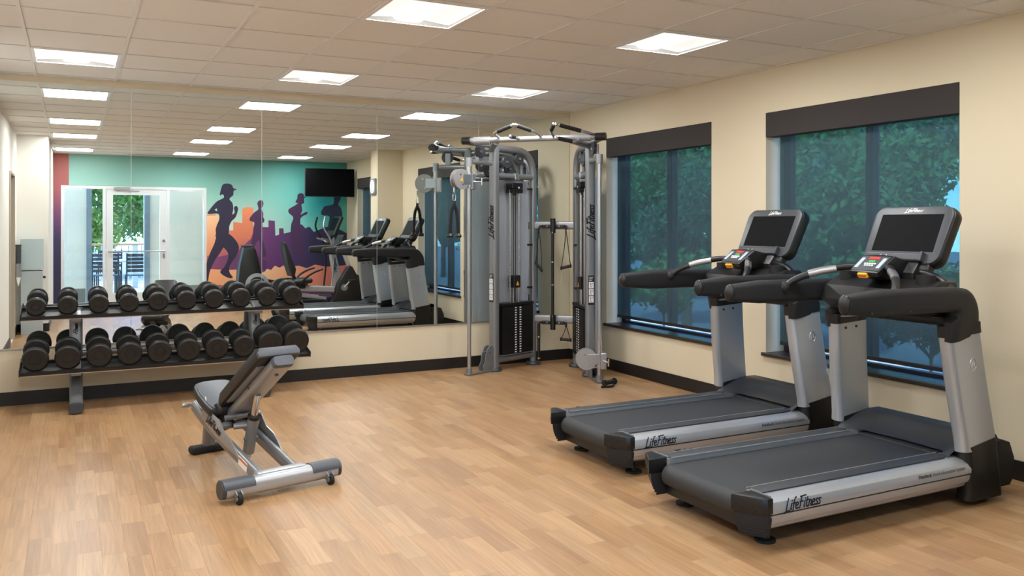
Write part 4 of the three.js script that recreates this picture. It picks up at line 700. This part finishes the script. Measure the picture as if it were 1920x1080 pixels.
{
  // glazed entrance: aluminium frame, two sidelights, door leaf
  const alu = mat(0xdfe3e6, 0.4, 0.25), d = structGroup('door_1', [0, 0, D + 0.06]);
  const xs = [-5.113, -4.43, -3.37, -2.702], y1 = 2.183;
  part('frame', [box(0.05, y1, 0.12, [xs[0] + 0.025, y1 / 2, 0]), box(0.05, y1, 0.12, [xs[3] - 0.025, y1 / 2, 0]), box(0.05, y1 - 0.05, 0.119, [xs[1], (y1 - 0.05) / 2, 0]), box(0.05, y1 - 0.05, 0.119, [xs[2], (y1 - 0.05) / 2, 0]), box(xs[3] - xs[0] - 0.1, 0.05, 0.12, [(xs[0] + xs[3]) / 2, y1 - 0.025, 0]), box(xs[1] - xs[0] - 0.1, 0.1, 0.12, [(xs[0] + xs[1]) / 2, 0.05, 0]), box(xs[3] - xs[2] - 0.1, 0.1, 0.12, [(xs[2] + xs[3]) / 2, 0.05, 0])], alu, d);
  part('pane', box(xs[1] - xs[0] - 0.07, y1 - 0.14, 0.006, [(xs[0] + xs[1]) / 2, y1 / 2 + 0.025, 0]), MAT.glass, d);
  part('pane', box(xs[3] - xs[2] - 0.07, y1 - 0.14, 0.006, [(xs[2] + xs[3]) / 2, y1 / 2 + 0.025, 0]), MAT.glass, d);
  const lx0 = -4.4, lx1 = -3.4, ly = 2.12;
  const leaf = part('leaf', [box(0.11, ly, 0.045, [lx0 + 0.055, ly / 2 + 0.01, -0.02]), box(0.11, ly, 0.045, [lx1 - 0.055, ly / 2 + 0.01, -0.02]), box(0.78, 0.1, 0.045, [-3.9, ly - 0.04, -0.02]), box(0.78, 0.25, 0.045, [-3.9, 0.135, -0.02])], alu, d);
  part('glass', box(0.79, 1.82, 0.006, [-3.9, 1.165, -0.02]), MAT.glass, leaf);
  part('push_bar', [rod([lx0 + 0.03, 1.01, -0.09], [lx1 - 0.02, 1.01, -0.09], 0.014), rod([lx0 + 0.05, 1.01, -0.09], [lx0 + 0.05, 1.01, -0.03], 0.012), rod([lx1 - 0.05, 1.01, -0.09], [lx1 - 0.05, 1.01, -0.03], 0.012)], MAT.steel, leaf);
  part('closer', [rb(0.26, 0.055, 0.05, 0.008, [-4.15, 2.14, -0.075]), rod([-4.08, 2.11, -0.1], [-3.86, 2.1, -0.05], 0.009)], MAT.steel, d);
  part('lock', [disc(0.022, 0.02, [lx1 - 0.045, 1.2, -0.05], [Math.PI / 2, 0, 0], 20), rb(0.03, 0.09, 0.02, 0.006, [lx1 - 0.045, 0.92, -0.05])], MAT.chrome, leaf);
}
{
  // television on a swing arm in the corner
  const o = thing('television', 'black flat television on a wall arm above the mural corner', 'television', [-0.53, 2.3, 8.04], 0.06);
  part('panel', rb(0.95, 0.545, 0.045, 0.008, [0, 0, 0]), MAT.black, o);
  part('screen', rb(0.93, 0.52, 0.004, 0.001, [0, 0.004, -0.0225]), MAT.screen, o);
  part('wall_arm', [box(0.3, 0.2, 0.02, [0, 0, 0.03]), rod([0.05, 0, 0.04], [0.02, 0, 0.2], 0.02), rod([0.02, 0, 0.2], [0.1, 0, 0.64], 0.02), box(0.12, 0.22, 0.02, [0.1, 0, 0.645], [0, -0.06, 0])], MAT.black, o);
  const k = thing('wall_clock', 'square grey wall clock with white dial on the beige pier', 'clock', [-0.4405, 2.13, 5.6], -Math.PI / 2);
  part('case', rb(0.27, 0.27, 0.035, 0.012, [0, 0, 0.0175]), MAT.paint, k);
  part('dial', disc(0.115, 0.006, [0, 0, 0.036], [Math.PI / 2, 0, 0], 40), MAT.inkWhite, k);
  part('hand', [box(0.008, 0.06, 0.002, [0.008, 0.026, 0.0405], [0, 0, -0.3]), box(0.006, 0.09, 0.002, [0.01, -0.04, 0.0405], [0, 0, 0.25])], MAT.inkBlack, k);
  part('hour_marks', Array.from({ length: 12 }, (_, i) => box(0.005, 0.018, 0.002, [0.098 * Math.sin(i * Math.PI / 6), 0.098 * Math.cos(i * Math.PI / 6), 0.0395], [0, 0, -i * Math.PI / 6])), MAT.inkBlack, k);
  // water cooler with cup tube
  const w = thing('water_cooler', 'pale grey rounded water cooler standing in the recess', 'water cooler', [-5.425, 0, 5.275]);
  const shell = (r0, y0, y1) => { const pts = []; for (let i = 0; i <= 16; i++) { const a = Math.PI * i / 16; pts.push([-r0 * Math.cos(a), -r0 * 0.9 * Math.sin(a)]); } return ext([...pts, [r0, 0.13], [-r0, 0.13]], y1 - y0, { p: [0, (y0 + y1) / 2, 0], r: [-Math.PI / 2, 0, 0] }); };
  const ribs = mat(0xb9c6cb, 0.4, 0.3);
  part('lower_body', shell(0.13, 0.0, 0.86), ribs, w); part('head_unit', shell(0.138, 0.88, 1.3), mat(0xc2d4da, 0.4, 0.3), w, 'blue-grey rounded head');
  part('rib', Array.from({ length: 13 }, (_, i) => { const a = Math.PI * (0.1 + 0.8 * i / 12); return rod([-0.131 * Math.cos(a), 0.02, 0.118 * -Math.sin(a)], [-0.131 * Math.cos(a), 0.85, 0.118 * -Math.sin(a)], 0.004, 0.004, 6); }), ribs, w);
  part('drip_recess', [rb(0.05, 0.22, 0.02, 0.004, [0.1, 0.76, -0.09], [0, -0.6, 0])], MAT.darkGrey, w);
  part('tap', [rod([0.11, 0.78, -0.07], [0.15, 0.78, -0.12], 0.012), rb(0.03, 0.03, 0.03, 0.006, [0.15, 0.775, -0.12])], MAT.black, w);
  const cd = thing('cup_dispenser', 'grey tube cup dispenser with a paper cone on the cooler side', 'cup dispenser', [-5.58, 0.95, 5.06]);
  part('tube', [rod([0, -0.14, 0], [0, 0.26, 0], 0.034), rod([0, 0.26, 0], [0, 0.275, 0], 0.038)], MAT.darkGrey, cd);
  part('sleeve', rod([0, -0.16, 0], [0, 0.02, 0], 0.0375), MAT.paintLight, cd);
  part('paper_cone', rod([0, -0.28, 0], [0, -0.16, 0], 0.004, 0.032), MAT.inkWhite, cd, 'white paper cone cup');
  part('bracket', [rod([0.0, 0.2, 0.0], [0.04, 0.2, 0.05], 0.01)], MAT.steel, cd);
}
{
  // recumbent exercise bike by the third window (faces the window wall)
  const o = thing('recumbent_bike', 'black recumbent exercise bike with silver rail and tilted backrest', 'exercise bike', [-1.0, 0, 6.45]);
  part('housing', ext([[0.06, 0.12], [0.16, 0.46], [0.36, 0.78], [0.42, 0.76], [0.5, 0.62], [0.68, 0.54], [0.7, 0.46], [0.74, 0.12]], 0.16, { bevel: 0.02 }), MAT.black, o, 'black drive housing');
  for (const s of [-1, 1]) {
    const cr = part('crank', [disc(0.058, 0.012, [0.27, 0.4, s * 0.088], [Math.PI / 2, 0, 0], 28), rod([0.27, 0.4, s * 0.1], [0.27 - s * 0.1, 0.4 - s * 0.12, s * 0.11], 0.013)], MAT.steel, o);
    part('pedal', rb(0.12, 0.03, 0.09, 0.008, [0.27 - s * 0.1, 0.4 - s * 0.13, s * 0.165]), MAT.blackSoft, cr);
    part('badge', [T(new THREE.TorusGeometry(0.03, 0.006, 8, 24), [0.6, 0.36, s * 0.084])], MAT.inkWhite, o);
    part('side_handle', sweep(smooth([[-0.5, 0.5, s * 0.2], [-0.44, 0.6, s * 0.27], [-0.3, 0.69, s * 0.28], [-0.16, 0.74, s * 0.27]], 18), circ(0.018, 12)), MAT.black, o);
  }
  part('base_frame', [sweep([[-0.9, 0.075, 0], [0.7, 0.075, 0]], rrect(0.1, 0.07, 0.02, 4)), rb(0.1, 0.07, 0.6, 0.025, [-0.82, 0.045, 0]), rb(0.1, 0.07, 0.5, 0.025, [0.6, 0.045, 0])], MAT.black, o);
  part('seat_rail', [sweep([[-0.82, 0.43, 0], [0.1, 0.37, 0]], rrect(0.12, 0.1, 0.02, 4)), rod([-0.7, 0.08, 0], [-0.66, 0.4, 0], 0.05)], MAT.silver, o, 'silver seat rail');
  part('seat', [rb(0.36, 0.09, 0.4, 0.04, [-0.48, 0.53, 0], [0, 0, 0.08]), rb(0.2, 0.1, 0.16, 0.02, [-0.5, 0.45, 0])], MAT.pad, o);
  part('backrest', [ext([[-0.8, 1.2], [-0.75, 1.19], [-0.68, 1.0], [-0.58, 0.74], [-0.6, 0.64], [-0.66, 0.62], [-0.72, 0.8]], 0.36, { bevel: 0.025 })], MAT.pad, o);
  part('seat_post', rod([-0.62, 0.68, 0], [-0.54, 0.5, 0], 0.03), MAT.black, o);
  part('mast', sweep(smooth([[0.38, 0.74, 0], [0.3, 0.95, 0], [0.22, 1.1, 0]], 12), rrect(0.08, 0.06, 0.02, 4)), MAT.silver, o);
  part('console', [rb(0.05, 0.24, 0.34, 0.02, [0.2, 1.2, 0], [0, 0, -0.4]), rb(0.004, 0.16, 0.26, 0.001, [0.172, 1.214, 0], [0, 0, -0.4])], MAT.black, o);
  part('handlebar', sweep(smooth([[0.08, 1.0, -0.22], [0.18, 1.04, -0.14], [0.26, 1.02, 0], [0.18, 1.04, 0.14], [0.08, 1.0, 0.22]], 24), circ(0.016, 12)), MAT.black, o);
}
{
  // elliptical trainer along the mural
  const o = thing('elliptical_trainer', 'elliptical trainer with tall black rear tower and ringed wheel before the mural', 'elliptical trainer', [-1.3, 0, 7.65]);
  part('rear_tower', [ext([[-1.06, 0.05], [-1.0, 0.75], [-0.93, 1.09], [-0.76, 1.11], [-0.71, 1.04], [-0.6, 0.6], [-0.5, 0.05]], 0.3, { bevel: 0.035 })], MAT.black, o, 'tall tapered black tower');
  part('tower_cap', [rb(0.19, 0.04, 0.26, 0.018, [-0.845, 1.11, 0])], MAT.darkGrey, o);
  for (const s of [-1, 1]) {
    const wheel = part('drive_wheel', [disc(0.145, 0.02, [-0.7, 0.42, s * 0.175], [Math.PI / 2, 0, 0], 40)], MAT.black, o);
    part('wheel_ring', lathe([[0.14, -0.012], [0.205, -0.012], [0.205, 0.012], [0.14, 0.012], [0.14, -0.012]], 44, [-0.7, 0.42, s * 0.175], [Math.PI / 2, 0, 0]), mat(0xaab0b8, 0.4, 0.3), wheel, 'pale grey ring');
    part('pedal_arm', sweep([[-0.68, 0.46 + s * 0.05, s * 0.24], [0.42, 0.28, s * 0.24]], rrect(0.05, 0.06, 0.015, 4)), MAT.black, o);
    part('foot_pedal', [rb(0.38, 0.03, 0.17, 0.012, [-0.02, 0.41 + s * 0.03, s * 0.24]), rb(0.38, 0.05, 0.012, 0.005, [-0.02, 0.44 + s * 0.03, s * 0.32])], MAT.blackSoft, o);
    part('ramp_track', sweep([[0.05, 0.2, s * 0.24], [0.62, 0.12, s * 0.24]], rrect(0.06, 0.05, 0.012, 4)), MAT.silver, o);
    part('swing_arm', sweep(smooth([[0.62, 0.3, s * 0.27], [0.66, 0.8, s * 0.28], [0.6, 1.2, s * 0.3], [0.47, 1.45, s * 0.3], [0.5, 1.64, s * 0.28]], 26), circ(0.018, 12)), s > 0 ? MAT.black : MAT.chrome, o);
    part('fixed_grip', sweep(smooth([[0.7, 1.1, s * 0.06], [0.58, 1.2, s * 0.16], [0.46, 1.24, s * 0.18]], 14), circ(0.016, 12)), MAT.steel, o);
  }
  part('base', [rb(1.75, 0.08, 0.12, 0.02, [-0.1, 0.06, 0]), rb(0.1, 0.07, 0.62, 0.025, [-0.9, 0.04, 0]), rb(0.34, 0.16, 0.56, 0.04, [0.68, 0.1, 0])], mat(0x1c2436, 0.45), o);
  part('mast', [sweep(smooth([[0.82, 0.15, 0], [0.8, 0.5, 0], [0.72, 0.9, 0], [0.7, 1.25, 0]], 20), rrect(0.12, 0.18, 0.04, 5), { up: [1, 0, 0], scale: (t) => [1 - 0.3 * t, 1 - 0.4 * t] })], MAT.silver, o, 'silver mast');
  logo(o, 0.3, [0.745, 0.72, -0.058], [0, Math.PI, Math.PI / 2], MAT.ink, true);
  const con = new THREE.Group(); con.name = 'console'; con.position.set(0.76, 1.46, 0); con.rotation.z = -0.4; o.add(con);
  part('shell', rb(0.07, 0.4, 0.5, 0.03, [0, 0, 0]), MAT.black, con); part('screen', rb(0.003, 0.26, 0.4, 0.001, [-0.036, 0.03, 0]), MAT.screen, con); part('neck', rb(0.06, 0.22, 0.14, 0.02, [0.0, -0.26, 0]), MAT.black, con);
}
// ---------------------------------------------------------------- outdoors
{
  struct('ground', [box(90, 0.1, 90, [0, -0.3, 10])], mat(0x7d8388, 0.95));
  struct('patio', [box(12, 0.2, 9, [-3.5, -0.125, 13.5])], mat(0xb4aca2, 0.85));
  struct('wall_entry', [box(1.6, 3.0, 0.16, [-5.5, 1.5, 9.75]), box(2.6, 3.0, 0.16, [-2.32, 1.5, 9.75])], mat(0xdcd6c6, 0.7));
  struct('baseboard_entry', [box(1.55, 0.28, 0.012, [-5.5, 0.16, 9.664]), box(2.6, 0.28, 0.012, [-2.32, 0.16, 9.664])], mat(0x6b6a62, 0.6));
  struct('trim_entry', [box(0.09, 2.9, 0.24, [-4.66, 1.45, 9.76]), box(0.1, 2.9, 0.24, [-3.66, 1.45, 9.76])], mat(0x7d8a94, 0.5, 0.2));
  const rail = thing('patio_railing', 'grey baluster railing with wooden top rail round the patio', 'railing', [-3.6, 0, 14.2]);
  part('top_rail', rb(7.2, 0.05, 0.14, 0.01, [0, 1.02, 0]), mat(0xa58a66, 0.7), rail, 'wooden top rail');
  part('bottom_rail', box(7.2, 0.05, 0.05, [0, 0.12, 0]), MAT.white, rail);
  for (let i = 0; i <= 4; i++) part('post', box(0.12, 1.05, 0.12, [-3.5 + 1.75 * i, 0.5, 0]), MAT.paleBlue, rail);
  for (let i = 0; i < 48; i++) if (i % 12) part('baluster', box(0.03, 0.86, 0.03, [-3.5 + 7 * i / 48, 0.56, 0]), MAT.paleBlue, rail);
  const chairMat = mat(0x2b2f33, 0.5, 0.2), chair = (label, p, turn) => {
    const c = thing('patio_chair', label, 'chair', p, turn, 'slatted chairs on the patio');
    for (const [x, z] of [[-0.24, -0.24], [0.24, -0.24]]) part('leg', rod([x, -0.025, z], [x, 0.45, z], 0.016), chairMat, c);
    for (const x of [-0.24, 0.24]) part('leg', sweep(smooth([[x, -0.025, 0.26], [x, 0.45, 0.22], [x, 0.92, 0.3]], 12), circ(0.016, 10)), chairMat, c);
    for (let i = 0; i < 5; i++) part('seat_slat', box(0.5, 0.018, 0.075, [0, 0.455, -0.19 + i * 0.095]), chairMat, c);
    for (let i = 0; i < 5; i++) part('back_slat', box(0.48, 0.062, 0.016, [0, 0.56 + i * 0.078, 0.235 + i * 0.012], [0.15, 0, 0]), chairMat, c);
  };
  chair('dark slatted patio chair turned away from the entrance door, beside the table', [-3.72, 0, 11.0], Math.PI);
  chair('dark slatted patio chair next to the table post', [-4.32, 0, 11.2], Math.PI + 0.1);
  chair('dark slatted patio chair at the railing side of the table', [-4.2, 0, 13.1], 0.1);
  const tb = thing('patio_table', 'round dark patio table among the slatted chairs', 'table', [-4.1, 0, 12.1]);
  part('tabletop', rod([0, 0.7, 0], [0, 0.73, 0], 0.5, 0.5, 36), MAT.paleBlue, tb); part('pedestal', [rod([0, -0.025, 0], [0, 0.7, 0], 0.04), rod([0, -0.025, 0], [0, 0.0, 0], 0.25)], chairMat, tb);
  // trees and shrubs: trunk, limbs and leaf clouds
  const barkM = mat(0x5a4a3a, 0.9), leafMats = [mat(0x5f8f3a, 0.7, 0, { transmission: 0.35, thickness: 0 }), mat(0x4a7a45, 0.7, 0, { transmission: 0.35, thickness: 0 }), mat(0x7fa045, 0.7, 0, { transmission: 0.35, thickness: 0 })];
  function leaves(centres, count, size) {
    const pos = [];
    for (let i = 0; i < count; i++) {
      const [cx, cy, cz, r] = centres[Math.floor(rnd() * centres.length)], d = V(rnd() - 0.5, rnd() - 0.5, rnd() - 0.5).normalize().multiplyScalar(r * Math.cbrt(rnd())), c = V(cx, cy, cz).add(d);
      const a = V(rnd() - 0.5, rnd() - 0.5, rnd() - 0.5).normalize(), b = V(rnd() - 0.5, rnd() - 0.5, rnd() - 0.5).cross(a).normalize(), s = size * (0.6 + 0.8 * rnd());
      const p = [c.clone().addScaledVector(a, -s), c.clone().addScaledVector(b, s * 0.42), c.clone().addScaledVector(a, s), c.clone().addScaledVector(b, -s * 0.42)];
      for (const k of [0, 1, 2, 0, 2, 3]) pos.push(p[k].x, p[k].y, p[k].z);
    }
    const g = new THREE.BufferGeometry(); g.setAttribute('position', new THREE.Float32BufferAttribute(pos, 3)); g.computeVertexNormals(); return g;
  }
  function tree(name, label, p, h, spread, count, leaf, mi, trunkR = 0.12, group, low = 0.5) {
    const o = thing(name, label, name === 'shrub' ? 'shrub' : 'tree', p, 0, group), cs = [], limbs = [];
    for (let i = 0; i < 9; i++) { const a = i * 2.4, q = 0.35 + 0.65 * ((i * 0.37) % 1), c = [Math.cos(a) * spread * q * 0.8, h * (low + (0.92 - low) * ((i * 0.61) % 1)), Math.sin(a) * spread * q * 0.8]; cs.push([...c, spread * (0.4 + 0.2 * ((i * 0.29) % 1))]); limbs.push(rod([0, h * low * 0.5, 0], c, trunkR * 0.4, trunkR * 0.12, 8)); }
    part('trunk', [rod([0, -0.25, 0], [0, h * 0.5, 0], trunkR, trunkR * 0.6, 12), ...limbs], barkM, o);
    part('foliage', leaves(cs, count, leaf), leafMats[mi], o, undefined, 'stuff');
  }
  [[-5.2, 18.5, 3.4, 1.4, 2, 'sunlit yellow-green tree beyond the patio railing'], [-2.6, 21, 3.8, 1.7, 0, 'rounded green tree beyond the patio railing'], [-7.4, 22, 4.4, 1.9, 0, 'broad green tree to the side of the patio view'], [-4.0, 25.5, 5.0, 2.2, 1, 'dark green tree far behind the patio'], [0.6, 24, 4.4, 1.9, 1, 'dark green tree at the other end of the patio']].forEach(([x, z, h, s, mi, l]) => tree('tree', l, [x, 0, z], h, s, 5200, 0.11, mi, 0.09, 'trees beyond the patio', 0.35));
  // planting outside the windows
  [[4.4, -3.4, 2.5, 1.0, 1], [7.2, -7.2, 4.2, 1.8, 0], [3.9, 0.5, 2.6, 1.1, 0], [7.4, -1.9, 3.8, 1.5, 1], [10.5, -4.4, 5.2, 2.3, 0], [6.6, 2.4, 3.4, 1.4, 2], [6.5, 6.4, 4.0, 1.7, 1], [9.5, -11.5, 5.4, 2.4, 1], [14.5, -9.5, 6.2, 2.7, 1], [11.5, 0.8, 5.2, 2.2, 1]].forEach(([x, z, h, s, mi], i) => tree('tree', ['small bushy tree outside the window by the cable machine', 'broad tree behind the small one at the cable machine window', 'small bushy tree outside the window behind the treadmills', 'broad tree behind the small one at the treadmill window', 'large green tree at the back of the planting', 'yellow-green tree outside past the treadmill window', 'tree outside the window between clock and mural', 'large dark tree farthest toward the mirror end outside', 'largest dark tree at the far back of the planting', 'large dark tree at the back toward the clock pier'][i], [x, 0, z], h, s, 9000, 0.05 + 0.004 * x, mi, 0.09, 'trees outside the windows', 0.3));
  [[3.0, 8.6, 2.8, 1.2, 1], [4.4, 11.6, 3.4, 1.5, 1], [7.4, 13.4, 4.2, 1.9, 1], [6.0, 18.0, 4.8, 2.2, 0]].forEach(([x, z, h, s, mi], i) => tree('tree', ['dark bushy tree close outside the mural end of the building', 'dark tree behind the bushy one at the mural end', 'broad dark tree farther out at the mural end', 'tall green tree farthest out at the mural end'][i], [x, 0, z], h, s, 8000, 0.075, mi, 0.09, 'trees outside the mural end', 0.3));
  [[2.3, -1.3, 1.0, 0.6], [2.3, -2.7, 1.3, 0.5], [2.4, 1.6, 1.1, 0.6], [2.1, 2.95, 1.0, 0.55], [3.6, 2.6, 1.2, 0.7], [2.3, 5.9, 1.0, 0.7]].forEach(([x, z, h, s], i) => tree('shrub', ['low shrub outside the window by the cable machine', 'taller shrub behind the low one at the cable machine window', 'low shrub outside the pier of wall between two windows', 'feathery shrub close outside the treadmill window', 'wider shrub farther out behind the treadmill window', 'low shrub outside past the clock pier'][i], [x, 0, z], h, s, 1600, 0.06, i % 2, 0.02, 'shrubs outside the windows'));
  struct('path', [box(3.2, 0.04, 30, [14.5, -0.235, -4]), box(1.2, 0.05, 16, [1.2, -0.23, 2])], mat(0x9aa0a6, 0.9));
}
renderer.render(scene, camera);
